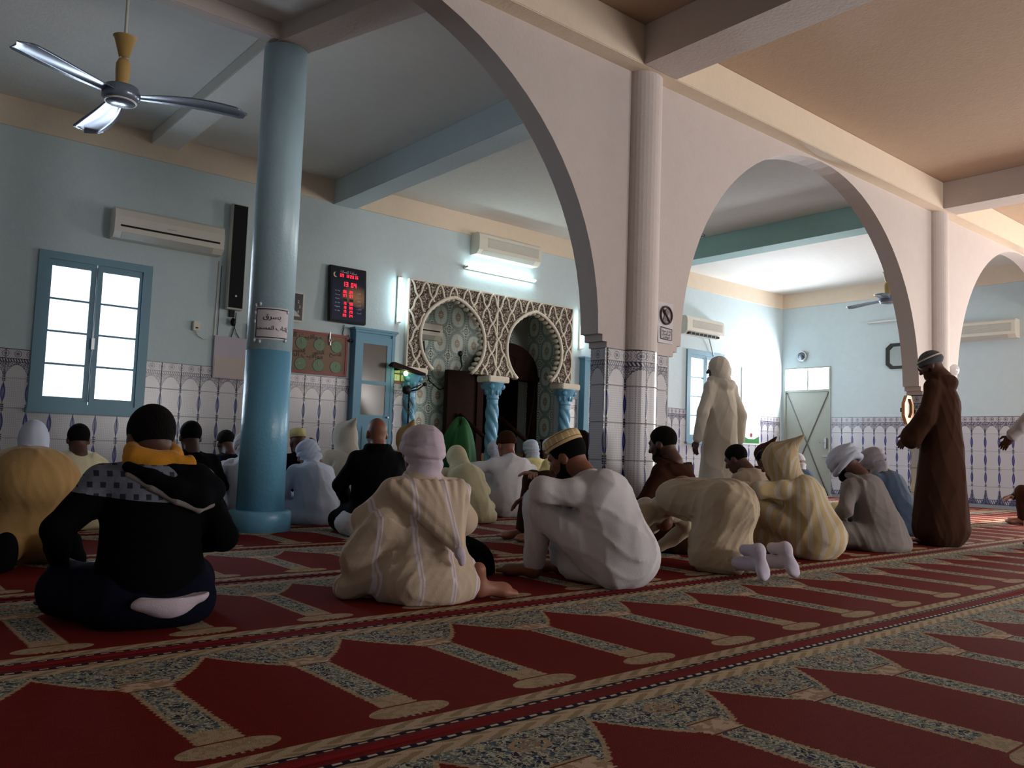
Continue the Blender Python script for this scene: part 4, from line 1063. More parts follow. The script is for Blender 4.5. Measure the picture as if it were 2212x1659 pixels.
SKIN = {k: mat('skin '+k, c, .55, build=(lambda c=c: mixc(noise(coords()[1], 22, 3)*.5, c, tuple(q*.7 for q in c)))) for k, c in
        {'brown': srgb(128, 78, 58), 'dark': srgb(84, 50, 40), 'light': srgb(158, 104, 82)}.items()}
HAIR = mat('black hair', (.006, .005, .005), .9, spec=.1, bump=lambda: (noise(coords()[1], 160, 2), .8, .01))
EYEW = mat('eye white', (.6, .58, .55), .3)
def weave(): 
    v = coords()[1]; return (noise(v, 210, 2)+noise(v, 30, 2)*.6, .35, .004)
def cloth(name, col, kind=None, rough=.9):
    def g():
        (x, y, z), v = coords(); c2 = tuple(q*.80 for q in col)
        c = mixc(noise(v, 7, 3), col, c2)
        if kind and kind[0] == 'stripe':
            _, per, wd, sc_, off = kind
            u = frac((x+off)/per+noise(v, 3, 1)*.05); s = OR(lt(xabs(u-.46), wd), lt(xabs(u-.56), wd*.7)); c = mixc(s, c, sc_)
        if kind and kind[0] == 'wide':
            _, per, wd, sc_, off = kind
            u = frac(X.op('ARCTAN2', x, y-.16)*3.4+noise(v, 3, 1)*.15); c = mixc(lt(xabs(u-.5), wd), c, sc_)
        if kind and kind[0] == 'yoke':
            zz = z+x*.05-(x*x)*.25; yk = gt(zz, kind[1]); r_ = frac(z*26); row = X.op('FLOOR', z*26)
            chk = AND(band(frac(x*26+row*.5), .3, .72), band(r_, .25, .75))
            g2 = mixc(noise(v, 60, 2), srgb(122, 128, 142), srgb(94, 98, 112)); g2 = mixc(chk, g2, srgb(50, 54, 66))
            c = mixc(yk, c, g2)
        return c
    return mat(name, col, rough, build=g, bump=weave, sheen=.1 if max(col) > .1 else 0, spec=.2 if max(col) > .1 else .05)

def head_prims(c, Rh, fine=True):
    A = np.array(Rh); g = lambda p: tuple(np.array(c)+A@np.array(p)); L = A.tolist()
    P = [('e', g((0, -.012, .025)), (.074, .096, .092), L, .0), ('e', g((0, .032, -.030)), (.060, .060, .082), L, .03), ('e', g((0, .048, -.084)), (.042, .040, .030), L, .025),
         ('c', g((0, -.03, -.05)), g((0, -.055, -.15)), .054, .060, .03)]
    if fine:
        P += [('c', g((0, .088, .012)), g((0, .108, -.028)), .009, .015, .012), ('c', g((-.04, .076, .026)), g((.04, .076, .026)), .013, .013, .012),
              ('e', g((0, .086, -.064)), (.024, .012, .011), L, .01), ('c', g((-.045, .062, -.02)), g((-.03, .074, -.03)), .016, .012, .02), ('c', g((.045, .062, -.02)), g((.03, .074, -.03)), .016, .012, .02)]
    for s in (-1, 1): P.append(('e', g((s*.076, -.005, -.012)), (.011, .024, .033), L, .006))
    subs = [('e', g((s*.031, .100, .004)), (.017, .014, .011), L, .008) for s in (-1, 1)] if fine else []
    return P, subs
def hand_prims(w, d, up, s, curl=.5, k=.9):
    """w wrist, d direction of the fingers, up back of the hand; s side of the thumb"""
    w, d, up = np.array(w, float), np.array(d, float), np.array(up, float)
    d /= np.linalg.norm(d); up -= d*(up@d); up /= np.linalg.norm(up); x = np.cross(d, up)*s
    P = [('c', w-d*.05, w+d*.01, .026*k, .024*k, 0), ('e', w+d*.045*k, (.038*k, .046*k, .016*k), np.stack([x, d, up], 1).tolist(), .02)]
    for i, (o, L) in enumerate(((.030, .072), (.010, .080), (-.010, .075), (-.028, .058))):
        p = w+d*.080*k+x*o*k; dd = d
        for j in range(3):
            a = curl*(.5+.45*j); dd = d*math.cos(a)-up*math.sin(a); q = p+dd*L*k*(.42, .32, .26)[j]
            P.append(('c', p, q, (.0095-.001*j)*k, (.0088-.001*j)*k, .003)); p = q
    p = w+d*.02*k+x*.028*k; q = p+(d*.6+x*.75-up*.2)*.038*k; r = q+(d*.9+x*.25-up*.3)*.032*k
    P += [('c', p, q, .013*k, .011*k, .008), ('c', q, r, .011*k, .008*k, .002)]
    return P
def foot_prims(heel, toe, up, k=1.0, side=1, sock=False):
    h, t, up = np.array(heel, float), np.array(toe, float), np.array(up, float); d = t-h; L = np.linalg.norm(d); d /= L
    up -= d*(up@d); up /= np.linalg.norm(up); x = np.cross(d, up)*side
    P = [('e', h+d*.03, (.034*k, .040*k, .034*k), np.stack([x, d, up], 1).tolist(), .02), ('c', h+d*.05+up*.01, h+d*L*.72-up*.004, .032*k, .030*k, .03),
         ('e', h+d*L*.72, (.046*k, .042*k, .022*k), np.stack([x, d, up], 1).tolist(), .03), ('c', h+d*.03+up*.02, h+d*.01+up*.10, .034*k, .032*k, .03)]
    for i in range(5):
        o = (-.032+.016*i)*k; ll = (.95, 1.0, .98, .94, .88)[i]
        P.append(('c', h+d*L*.78+x*o*-1, h+d*L*ll+x*o*-1-up*.004, (.013 if i == 0 else .009)*k, (.012 if i == 0 else .008)*k, .004 if not sock else .03))
    return P

def joints(pose, lean=.5, sc_=1):
    J = {}
    if pose == 'cross':
        J.update(pel=(0, 0, .12), che=(0, .02+.12*lean, .37), nec=(0, .04+.24*lean, .555-.05*lean), hea=(0, .07+.34*lean, .70-.11*lean),
                 kneL=(-.33, .30, .12), kneR=(.33, .30, .12), ankL=(.10, .36, .07), ankR=(-.10, .40, .06), elL=(-.27, .10+.15*lean, .29), elR=(.27, .10+.15*lean, .29), haL=(-.09, .32, .20), haR=(.09, .32, .20))
    elif pose == 'kneesup':
        J.update(pel=(0, 0, .12), che=(0, .03+.14*lean, .36), nec=(0, .05+.28*lean, .55-.06*lean), hea=(0, .09+.36*lean, .695-.12*lean),
                 kneL=(-.15, .40, .40), kneR=(.15, .40, .40), ankL=(-.10, .40, .06), ankR=(.10, .40, .06), elL=(-.27, .26, .37), elR=(.27, .26, .37), haL=(.03, .52, .34), haR=(-.03, .51, .33))
    elif pose == 'heels':
        J.update(pel=(0, 0, .20), che=(0, .03+.10*lean, .44), nec=(0, .05+.2*lean, .62-.04*lean), hea=(0, .08+.3*lean, .77-.10*lean),
                 kneL=(-.17, .42, .08), kneR=(.17, .42, .08), ankL=(-.08, -.10, .06), ankR=(.08, -.10, .06), elL=(-.26, .14, .36), elR=(.26, .14, .36), haL=(-.13, .36, .22), haR=(.13, .36, .22))
    elif pose == 'bow':
        J.update(pel=(0, -.02, .40), che=(0, .36, .44), nec=(0, .56, .38), hea=(0, .68, .28), kneL=(-.13, .14, .09), kneR=(.13, .14, .09), ankL=(-.11, -.22, .08), ankR=(.11, -.22, .08),
                 elL=(-.27, .52, .22), elR=(.27, .52, .22), haL=(-.18, .74, .05), haR=(.18, .74, .05))
    elif pose == 'stand':
        J.update(pel=(0, 0, .95), che=(0, .02, 1.24), nec=(0, .01+.05*lean, 1.47), hea=(0, .04+.10*lean, 1.62-.02*lean), kneL=(-.10, .03, .50), kneR=(.10, .03, .50), ankL=(-.11, 0, .09), ankR=(.11, 0, .09),
                 elL=(-.29, 0, 1.14), elR=(.29, 0, 1.14), haL=(-.30, .10, .88), haR=(.30, .10, .88))
    return {k: np.array(v, float) for k, v in J.items()}
def robe_prims(J, pose, bulk=1.0, sleeves=1.0, skirt=1.0, kl=.035, ka=.03):
    b = bulk; n, c, p = J['nec'], J['che'], J['pel']; sh = n-np.array((0, .01, .06)); P = []
    sw = .160*(.9+.1*b)
    if pose == 'bow':
        P += [('e', p, (.19*b, .19*b, .18), None, 0), ('e', (p+c)/2, (.175*b, .22, .14), None, .08), ('e', c, (.18*b, .19, .13), None, .08), ('e', p+(0, .04, -.16), (.19*b, .17, .16), None, .06)]
    elif pose == 'stand':
        P += [('e', c+(0, 0, .04), (.185*b, .125*b, .20), None, 0), ('c', (0, .0, 1.26), (0, .015, .17), .145*b, .235*b, .08), ('c', (-.07, .0, 1.2), (-.10, .02, .16), .12*b, .17*b, .05), ('c', (.07, .0, 1.2), (.10, .02, .16), .12*b, .17*b, .05)]
    else:
        P += [('e', p+(0, 0, .02), (.195*b, .165*b, .155), None, 0), ('e', (p+c)/2, (.175*b, .14*b, .17), None, .10), ('e', c+(0, 0, .03), (.185*b, .125*b, .17), None, .10)]
    up = np.array((0, 0, 1.)) if pose != 'bow' else np.array((0, .8, -.3))
    P += [('c', sh+(-sw, 0, 0), sh+(sw, 0, 0), .068, .068, .06), ('c', sh, n+up*.01, .076, .058, .05)]
    s_ = sleeves
    for q in 'LR':
        x = -1 if q == 'L' else 1; so_ = sh+(x*sw, 0, -.01); e, h = J['el'+q], J['ha'+q]
        P += [('c', so_, e, .064, .056*s_, ka), ('c', e, h+(e-h)*.10, .055*s_, .044*s_, .02)]
        if pose not in ('stand', 'bow'):
            k, a = J['kne'+q], J['ank'+q]; hp = p+(x*.10, .02, -.02)
            P += [('c', hp, k, .112*b, .080, kl), ('c', k, a+(0, 0, .02), .078, .060, .03)]
    if skirt > 0:
        w_ = skirt
        if pose == 'cross': P += [('e', (0, .16, .05), (.31*w_, .28, .07), None, .06), ('e', (0, -.02, .05), (.24*b, .18, .09), None, .08)]
        if pose == 'kneesup': P += [('e', (0, .22, .16), (.14*w_, .22, .15), None, .05), ('e', (0, .16, .05), (.20*w_, .22, .06), None, .06)]
        if pose == 'heels': P += [('e', (0, .12, .09), (.24*b*w_, .31, .12), None, .08), ('e', (0, -.02, .07), (.22*b*w_, .19, .12), None, .08)]
        if pose == 'bow': P += [('e', (0, .05, .13), (.20*b, .20, .17), None, .06), ('c', (-.12, .06, .09), (-.11, -.14, .08), .09, .075, .05), ('c', (.12, .06, .09), (.11, -.14, .08), .09, .075, .05)]
    return P
def turban(c, Rh, seed=0, size=1.0, drape=True, wraps=6, nec=None):
    A = np.array(Rh); g = lambda p: tuple(np.array(c)+A@np.array(p)); rs = np.random.default_rng(seed); z = size
    P = [('e', g((0, -.014, .052)), (.089*z, .108*z, .074*z), A.tolist(), 0)]
    for i in range(wraps):
        t = Rm(rs.uniform(-.30, .30), 0, rs.uniform(-.32, .32)); B = A@np.array(t); u = i/(wraps-1)
        P.append(('t', g((0, -.014, -.002+.062*u)), (.079*z-.012*u, (.020+.004*rs.random())*z, 1.2), B.tolist(), .004))
    if drape:
        P += [('t', g((0, -.022, -.052)), (.066, .024, 1.22), (A@np.array(Rm(-.15, 0, .12))).tolist(), .008), ('t', g((0, -.03, -.088)), (.060, .026, 1.15), (A@np.array(Rm(.1, 0, -.15))).tolist(), .008)]
        if nec is not None: P += [('c', g((0, -.03, -.08)), tuple(nec+(0, -.02, -.03)), .072, .092, .02)]
    return P
def hood_up(c, Rh, peak=.13, width=1.0):
    A = np.array(Rh); g = lambda p: tuple(np.array(c)+A@np.array(p)); w_ = width
    P = [('e', g((0, -.02, .02)), (.108*w_, .128, .125), A.tolist(), 0), ('c', g((0, -.05, .06)), g((0, -.155-peak*.45, .060+peak*.62)), .085*w_, .011, .05),
         ('c', g((0, -.04, -.06)), g((0, -.06, -.16)), .10*w_, .125*w_, .06)]
    return P, [('e', g((0, .135, -.015)), (.066, .075, .092), A.tolist(), .02)]
def hood_down(J, drop=.3, wide=.17, seed=0, side=0, back=.19):
    n = J['nec']; tip = n+(side, -back, -drop)
    P = [('t', tuple(n+(0, -.01, .0)), (.082, .030, 1.05), np.array(Rm(-.35)).tolist(), 0),
         ('c', n+(-wide, -.08, -.03), tip, .038, .026, .006), ('c', n+(wide, -.08, -.04), tip, .030, .024, .006)]
    for u in (-.75, -.5, -.25, 0, .25, .5, .75): P.append(('c', n+(wide*u, -.10-.03*(1-abs(u)), -.02), tip+(0, 0, .03), .032, .018, .012))
    return P
GRP = 'worshippers in the prayer hall'
def person(label, px, Y, top, pose, yaw=0, lean=.5, robe=None, bulk=1.0, sleeves=1.0, head='turban', hcol=None, skin='brown', hp=.25, hy=0, seed=0, near=False,
           fold=.008, scale=None, extra=None, hair=True, mod=None, peak=.13, tsize=1.0, at=None, trousers=None, feet=None, hands=True, skirt=1.0, facefine=None, beard=False, tdrape=True, foldn=14):
    """one worshipper, facing +Y before yaw; px is the picture column he sits at, Y the row, top the picture line of his crown"""
    J = joints(pose, lean)
    if mod: mod(J)
    h = .0095 if near else .0165; hh = .0075 if near else .011
    base = pix(px, 1000, Y) if at is None else Vector((at[0], at[1], 0)); base.z = .009
    Rh = Rm(hp, hy); c = J['hea']
    nominal = c[2]+(.135 if head in ('turban', 'hood') else .115)
    if scale is None:
        zt = pix(px, top, base.y).z; scale = max(.80, min(1.16, (zt-.009)/nominal))
    root = thing('person', label, 'person', base, yaw, GRP); root.scale = (scale,)*3
    # body: one continuous figure
    hpz, hs = head_prims(c, Rh, near if facefine is None else facefine)
    body = [('c', J['nec']+(0, -.01, -.03), c+np.array(Rh)@np.array((0, -.03, -.06)), .06, .05, .0), ('e', J['che'], (.13, .09, .14), None, .05), ('c', J['che'], J['pel'], .11, .12, .05)]
    for q in 'LR':
        x = -1 if q == 'L' else 1; so_ = J['nec']+(x*.15, 0, -.08)
        body += [('c', J['nec']+(0, 0, -.07), so_, .05, .04, .03), ('c', so_, J['el'+q], .038, .030, .02), ('c', J['el'+q], J['ha'+q], .030, .020, .02)]
        body += [('c', J['pel']+(x*.09, 0, 0), J['kne'+q], .07, .045, .03), ('c', J['kne'+q], J['ank'+q], .045, .032, .02)]
    nets = [sdf_mesh(body, None, .02), sdf_mesh(hpz, hs, hh if near else .010)]
    if hands:
        for q in 'LR':
            e, w_ = J['el'+q], J['ha'+q]; d = w_-e; x = -1 if q == 'L' else 1
            nets.append(sdf_mesh(hand_prims(w_, d+np.array((0, 0, -.02)), (x*.2, .1, 1) if pose != 'stand' else (x, 0, .1), -x, .7, 1.0), None, .006 if near else .009))
    if feet == 'bare' or (feet is None and pose in ('kneesup', 'cross', 'stand')):
        for q in 'LR':
            x = -1 if q == 'L' else 1; a = J['ank'+q]
            if pose == 'cross': hl, to, upv = a+(0, .03, -.03), a+(-x*.20, .03, -.035), (0, .3, 1)
            else: hl, to, upv = a+(0, -.03, -.045), a+(x*.03, .20, -.055), (0, 0, 1)
            hl = np.array(hl); to = np.array(to); hl[2] = max(hl[2], .035); to[2] = max(to[2], .03)
            nets.append(sdf_mesh(foot_prims(hl, to, upv, 1, x), None, .008 if near else .012, floor=0))
    net_obj('body', nets, SKIN[skin], root)
    # garment
    rp = robe_prims(J, pose, bulk, sleeves, skirt)
    xs = []
    if extra: 
        ex = extra(J); rp += ex[0]; xs = ex[1]
    nk = J['nec']
    xs = xs+[('e', tuple(nk+(0, .035, .075)) if pose != 'bow' else tuple(nk+(0, .09, -.03)), (.058, .07, .05), None, .02)]
    net_obj('robe', [sdf_mesh(rp, xs, h, folds(seed, fold, foldn), 0.0)], robe, root)
    A = np.array(Rh); g = lambda p: tuple(np.array(c)+A@np.array(p))
    if hair and head in ('hair', 'cap', 'none'):
        P = [('e', g((0, -.016, .032)), (.082, .103, .096), A.tolist(), 0)]
        net_obj('hair', [sdf_mesh(P, [('e', g((0, .105, -.03)), (.10, .085, .115), A.tolist(), .01), ('e', g((0, -.02, -.12)), (.13, .16, .085), A.tolist(), .01)] , hh if near else .011)], HAIR, root)
    if beard: net_obj('beard', [sdf_mesh([('e', g((0, .046, -.085)), (.056, .056, .046), A.tolist(), 0), ('c', g((-.062, .01, -.03)), g((-.03, .05, -.09)), .016, .02, .02), ('c', g((.062, .01, -.03)), g((.03, .05, -.09)), .016, .02, .02)], [('e', g((0, .11, -.055)), (.03, .03, .02), A.tolist(), .01)], .009)], HAIR, root)
    if head == 'turban': net_obj('turban', [sdf_mesh(turban(c, Rh, seed, tsize, tdrape, nec=J['nec']), None, .006 if near else .009, folds(seed+9, .0028, 6, 1.6))], hcol, root)
    if head == 'shawl':
        P = [('e', g((0, -.018, .022)), (.094, .116, .115), A.tolist(), 0), ('c', g((0, -.03, -.03)), tuple(J['nec']+(0, -.03, -.01)), .088, .105, .05), ('t', tuple(J['nec']+(0, -.02, -.01)), (.095, .036, 1.05), np.array(Rm(-.3)).tolist(), .03)]
        net_obj('head_shawl', [sdf_mesh(P, [('e', g((0, .14, -.02)), (.066, .08, .09), A.tolist(), .02)], hh, folds(seed+5, .004))], hcol, root)
    if head == 'hood':
        P, S_ = hood_up(c, Rh, peak); net_obj('hood', [sdf_mesh(P, S_, hh, folds(seed+3, .004))], hcol or robe, root)
    if head == 'cap':
        mb = MB().lathe((0, 0, 0), [(.092, -.005), (.095, .0), (.094, .035), (.090, .052), (.06, .066), (0, .070)], 36)
        o = obj('cap', mb.mesh('cap'), hcol, root, g((0, -.016, .060)), Matrix(A.tolist()).to_euler()); o.scale = (.92, 1.08, 1)
    if head == 'fez':
        mb = MB().lathe((0, 0, 0), [(.088, 0), (.086, .085), (.08, .092), (0, .094)], 32)
        o = obj('cap', mb.mesh('cap'), hcol, root, g((0, -.02, .055)), Matrix(A.tolist()).to_euler()); o.scale = (.95, 1.1, 1)
    if head == 'beanie':
        net_obj('beanie', [sdf_mesh([('e', g((0, -.016, .045)), (.086, .108, .092), A.tolist(), 0), ('t', g((0, -.014, .03)), (.074, .020, 1.22), A.tolist(), .01)], [('e', g((0, .02, -.10)), (.13, .17, .115), A.tolist(), .01)], hh)], hcol, root)
    if near or facefine:
        for s in (-1, 1):
            ey = obj('eye', MB().ell((0, 0, 0), (.011, .011, .011), 12, 8).mesh('eye'), EYEW, root, g((s*.031, .081, .004)))
    return root, J, scale, Rh

CW = cloth('white cotton', srgb(216, 212, 218)); CW2 = cloth('bluish white cotton', srgb(196, 204, 224)); CCR = cloth('cream wool', srgb(224, 214, 176))
CLIL = cloth('lilac white muslin', srgb(214, 198, 214)); CTAN = cloth('tan wool', srgb(184, 148, 96)); CBLK = cloth('black jacket cloth', (.004, .004, .006)); CBRN = cloth('brown wool', srgb(64, 42, 32))
CGRY = cloth('grey wool', srgb(132, 124, 122)); CYEL = cloth('yellow white shawl', srgb(226, 212, 150)); CBLU = cloth('slate blue jacket', srgb(70, 88, 110)); CKAK = cloth('khaki shirt', srgb(176, 160, 142))
CHOOD = cloth('grey and black hoodie', (.003, .003, .004), ('yoke', .425)); CDJ = cloth('striped beige wool', srgb(214, 192, 170), ('stripe', .155, .035, srgb(226, 212, 226), .03))
CYS = cloth('yellow striped wool', srgb(200, 178, 134), ('wide', .075, .20, srgb(196, 186, 172), 0)); CORG = cloth('orange shirt', srgb(206, 140, 44))
def capcol():
    (x, y, z), v = coords(); an = X.op('ARCTAN2', x, y)
    c = mixc(noise(v, 40, 2)*.5, srgb(214, 188, 142), srgb(186, 156, 112))
    c = mixc(AND(lt(xabs(frac(an*2.8)-.5), .10), band(z, .008, .05)), c, srgb(236, 216, 170))
    return mixc(OR(band(z, .010, .014), AND(band(z, .050, .054))), c, srgb(120, 88, 56))
CCAP = mat('embroidered cream cap', rough=.9, build=capcol, bump=weave); CDB = cloth('dark brown wool', srgb(58, 34, 24)); CPALE = cloth('pale linen', srgb(214, 206, 192)); CNAVY = cloth('dark navy cloth', (.006, .007, .018))
CBE = cloth('beige felt', srgb(196, 178, 152))
WPOS = lambda J: None

# 1 black and grey hoodie, nearest left
def ex1(J): return [('e', J['nec']+(0, -.07, -.05), (.15, .06, .06), None, .05)], []
def m1(J):
    J['elL'][:] = (-.30, .02, .33); J['elR'][:] = (.25, .02, .29); J['haL'][:] = (-.26, .24, .20); J['haR'][:] = (.14, .28, .22)
    J['hea'] += (0, .0, -.035)
    J['kneL'][:] = (-.23, .22, .10); J['kneR'][:] = (.20, .26, .10)
r1, J1, s1, Q1 = person('man in a black hoodie with grey checked yoke and orange collar, nearest on the left', 342, 3.36, 880, 'cross', R(-4), .22, CHOOD, .88, .90, 'hair', skin='dark', near=True, fold=.003, extra=ex1, mod=m1, seed=1, hy=R(10), hp=.35, skirt=0)
net_obj('collar', [sdf_mesh([('t', tuple(J1['nec']+(0, -.012, .045)), (.068, .034, 1.10), np.array(Rm(-.35)).tolist(), 0), ('c', J1['nec']+(-.07, -.06, .035), J1['nec']+(.10, -.09, .015), .036, .030, .02)], None, .006, folds(7, .006, 10, 1.8))], CORG, r1, label='orange collar')
hp_ = [np.array(q) for q in ((-.10, -.10, .00), (-.03, -.14, -.035), (.05, -.16, -.075), (.13, -.15, -.10), (.19, -.10, -.08), (.20, -.03, -.02))]
net_obj('hood', [sdf_mesh([('c', J1['nec']+hp_[i], J1['nec']+hp_[i+1], .020+.008*i, .026+.008*i, .02) for i in range(4)]+[('c', J1['nec']+(0, -.06, .0), J1['nec']+(.13, -.08, -.05), .05, .07, .03)], None, .008)], CBLK, r1, label='black hood lining')
net_obj('hood_edge', [sdf_mesh([('c', J1['nec']+hp_[i]+(0, -.012, -.028-.006*i), J1['nec']+hp_[i+1]+(0, -.012, -.034-.006*i), .012, .012, .01) for i in range(4)], None, .006)], CGRY, r1, label='grey rolled hood edge')
net_obj('undershirt', [sdf_mesh([('e', (.03, -.165, .105), (.125, .045, .038), np.array(Rm(0, 0, -.10)).tolist(), 0), ('e', (.03, -.165, .085), (.07, .04, .04), None, .03)], [('e', (.03, -.165, .165), (.18, .08, .055), None, 0)], .006, folds(2, .002))], CLIL, r1, label='white shirt tail below the hoodie')
net_obj('trousers', [sdf_mesh([('c', (-.10, .0, .10), J1['kneL'], .12, .095, 0), ('c', J1['kneL'], J1['ankL'], .095, .07, .03), ('c', (.10, .0, .10), J1['kneR'], .12, .095, .03), ('c', J1['kneR'], J1['ankR'], .095, .07, .03), ('e', (0, -.02, .07), (.20, .16, .08), None, .06)], None, .010, folds(3, .004), 0.0)], CNAVY, r1, label='very dark navy trousers')
# 2 striped djellaba with lilac turban
def ex2(J): return [('c', (-.22, .02, .34), (-.31, .10, .20), .095, .085, .04), ('c', (-.22, .10, .12), (-.34, .14, .05), .09, .07, .05), ('e', (.0, -.04, .10), (.25, .17, .12), None, .08)], []
r2, J2, s2, Q2 = person('man in a beige striped hooded robe and lilac turban, back to the camera, centre', 930, 3.28, 914, 'heels', R(-10), .15, CDJ, 1.02, 1.35, 'turban', CLIL, near=True, fold=.0085, extra=ex2, seed=11, hp=.05, hy=R(15), tsize=1.08, mod=lambda J: [J[k].__isub__(np.array((0, 0, .05))) for k in ('pel', 'che', 'nec', 'hea')])
net_obj('hood', [sdf_mesh(hood_down(J2, .31, .195, side=.055, back=.31), None, .007, folds(4, .006))], CDJ, r2)
net_obj('tassel', [sdf_mesh([('e', J2['nec']+(.055, -.325, -.32), (.028, .02, .03), None, 0), ('e', J2['nec']+(.065, -.33, -.35), (.02, .015, .03), None, .01)], None, .006)], CLIL, r2)
net_obj('foot', [sdf_mesh(foot_prims((.20, -.10, .05), (.44, -.10, .035), (.1, -.3, 1), 1.15, 1), None, .007, floor=0)], SKIN['light'], r2)
# 3 white tunic, embroidered cap, hugging his knees
def m3(J): J['hea'][1] += .03; J['kneL'][:] = (-.16, .42, .36); J['kneR'][:] = (.19, .46, .33); J['ankL'][:] = (-.12, .46, .06); J['ankR'][:] = (.08, .42, .07); J['elR'][:] = (.27, .32, .47); J['haR'][:] = (.06, .58, .40); J['elL'][:] = (-.25, .34, .45); J['haL'][:] = (.02, .58, .36)
r3, J3, s3, Q3 = person('man in white tunic and embroidered cream cap hugging his knees, before the tiled pillar', 1360, 3.06, 942, 'kneesup', R(16), .66, CW, .98, 1.25, 'cap', CCAP, near=True, fold=.0075, mod=m3, seed=21, hp=.5, hy=R(8), beard=True, skirt=.6)
# 4 bowing kneeler with white socks
r4, J4, s4, Q4 = person('man in a beige robe bent forward on his knees, soles of white socks showing', 1572, 3.15, 1035, 'bow', R(-2), .5, CBE, .98, 1.1, 'turban', CPALE, near=True, fold=.009, scale=.99, seed=31, hp=1.1, feet='none')
for x in (-1, 1):
    P = foot_prims((x*.13, -.33, .205), (x*.15, -.385, .018), (0, 1, .25), 1.02, x, True)+[('c', (x*.13, -.30, .085), (x*.12, -.06, .08), .038, .052, .02)]
    net_obj('sock', [sdf_mesh(P, None, .008, floor=0)], cloth('white knitted sock', srgb(214, 206, 224)) if x < 0 else bpy.data.materials['white knitted sock'], r4)
# 5 yellow striped hooded robe
def m5(J): J['kneL'][:] = (-.15, .46, .38); J['kneR'][:] = (.18, .48, .34); J['elR'][:] = (.26, .32, .46); J['haR'][:] = (.06, .60, .42); J['elL'][:] = (-.25, .34, .44); J['haL'][:] = (.0, .60, .40); J['ankL'][:] = (-.10, .44, .06); J['ankR'][:] = (.10, .44, .06)
person('man in a yellow striped robe with its pointed hood up, arms round his knees', 1775, 3.22, 962, 'kneesup', R(12), .60, CYS, 1.0, 1.2, 'hood', None, near=True, fold=.008, mod=m5, seed=41, hp=.22, peak=.15)
# 6 grey robe, white turban
def ex6(J): return hood_down(J, .30, .15, side=.03), []
person('man in a grey robe and thick white turban, head bowed, beside the brown robed man', 1905, 3.30, 966, 'cross', R(12), .6, CGRY, 1.02, 1.1, 'turban', CW2, near=True, fold=.009, extra=ex6, seed=51, hp=.6, tsize=1.22, tdrape=False, skin='dark', beard=True)
# 7 standing brown robe
def m7(J): J['elL'][:] = (-.26, .04, 1.12); J['haL'][:] = (-.27, .19, .96); J['elR'][:] = (.26, .04, 1.12); J['haR'][:] = (.22, .18, .96)
def ex7(J):
    n = J['nec']; return [('t', n+(0, -.02, .02), (.095, .045, 1.0), np.array(Rm(-.3)).tolist(), .04), ('e', n+(.02, -.09, -.02), (.12, .07, .075), None, .03), ('c', J['elL']+(0, 0, .02), J['haL']+(0, -.03, -.02), .075, .095, .04), ('c', J['elR'], J['haR'], .075, .09, .04)], []
r7, J7, s7, Q7 = person('bearded man standing in a long brown hooded robe and striped grey cap', 2035, 3.22, 762, 'stand', R(4), .5, CBRN, 1.0, 1.3, 'beanie', cloth('striped grey knit', srgb(86, 90, 96)), skin='dark', near=True, fold=.006, mod=m7, extra=ex7, seed=61, hp=.45, hy=R(12), beard=True, foldn=22)
mb = MB().tube([tuple(J7['hea']+np.array(Q7)@np.array((.101*math.cos(a)*.92, -.016+.101*1.22*math.sin(a)*.92, .062))) for a in [2*pi*i/28 for i in range(28)]], .008, 6, closed=True)
obj('cap_stripe', mb.mesh('cap_stripe'), CPALE, r7, label='pale stripe round the cap')
mb = MB()
for s in (-1, 1): mb.tube([tuple(J7['hea']+np.array(Q7)@np.array(p)) for p in ((s*.078, .0, .01), (s*.07, .085, .008))], .003, 6).tube([tuple(J7['hea']+np.array(Q7)@np.array((s*.034+.024*math.cos(a), .104, .006+.02*math.sin(a)))) for a in [2*pi*i/16 for i in range(16)]], .003, 6, closed=True)
obj('spectacles', mb.mesh('spectacles'), BLACK, r7)
# 8 standing white robe
def m8(J): J['haL'][:] = (-.31, .04, .84); J['haR'][:] = (.31, .02, .84); J['elL'][:] = (-.29, -.02, 1.13); J['elR'][:] = (.29, -.02, 1.13)
def ex8(J): return [('t', J['nec']+(0, -.02, .0), (.10, .05, 1.0), np.array(Rm(-.3)).tolist(), .04)], []
person('man standing with his back turned in a long white robe and white head cloth', 1556, 5.45, 772, 'stand', R(-6), .2, CPALE, .92, 1.15, 'shawl', CPALE, skin='dark', near=True, fold=.006, mod=m8, extra=ex8, seed=71, hp=.1, hy=R(30), foldn=20)
# 9 right edge arm
def m9(J): J['elL'][:] = (-.36, .04, 1.20); J['haL'][:] = (-.34, .24, .97)
person('standing man in a white shirt at the right edge, only forearm and hand in view', 2262, 2.70, 700, 'stand', R(8), .2, CW, .85, 1.35, 'hair', skin='dark', near=True, fold=.005, scale=1.0, mod=m9, at=(8.55, 2.66), seed=81)
# 10 right edge kneeler
person('seated man in cream and dark brown at the right edge of the picture', 2235, 3.5, 1010, 'kneesup', R(20), .5, CDB, 1, 1, 'turban', CPALE, near=False, at=(11.75, 3.55), scale=1.0, seed=91)
# 11 brown cloak against the pillar
def m11(J): J['kneL'][:] = (-.10, .46, .44); J['kneR'][:] = (.10, .46, .44); J['ankL'][:] = (-.08, .55, .06); J['ankR'][:] = (.08, .55, .06); J['haL'][:] = (-.02, .50, .48); J['haR'][:] = (.02, .5, .47)
person('man in a brown hooded cloak against the tiled pillar, knees drawn up, face in profile', 1270, 4.93, 935, 'kneesup', R(84), .05, CBRN, .98, 1.1, 'hood', None, skin='light', near=True, fold=.007, mod=m11, seed=101, hp=.1, hy=R(-8), peak=.02, beard=True)
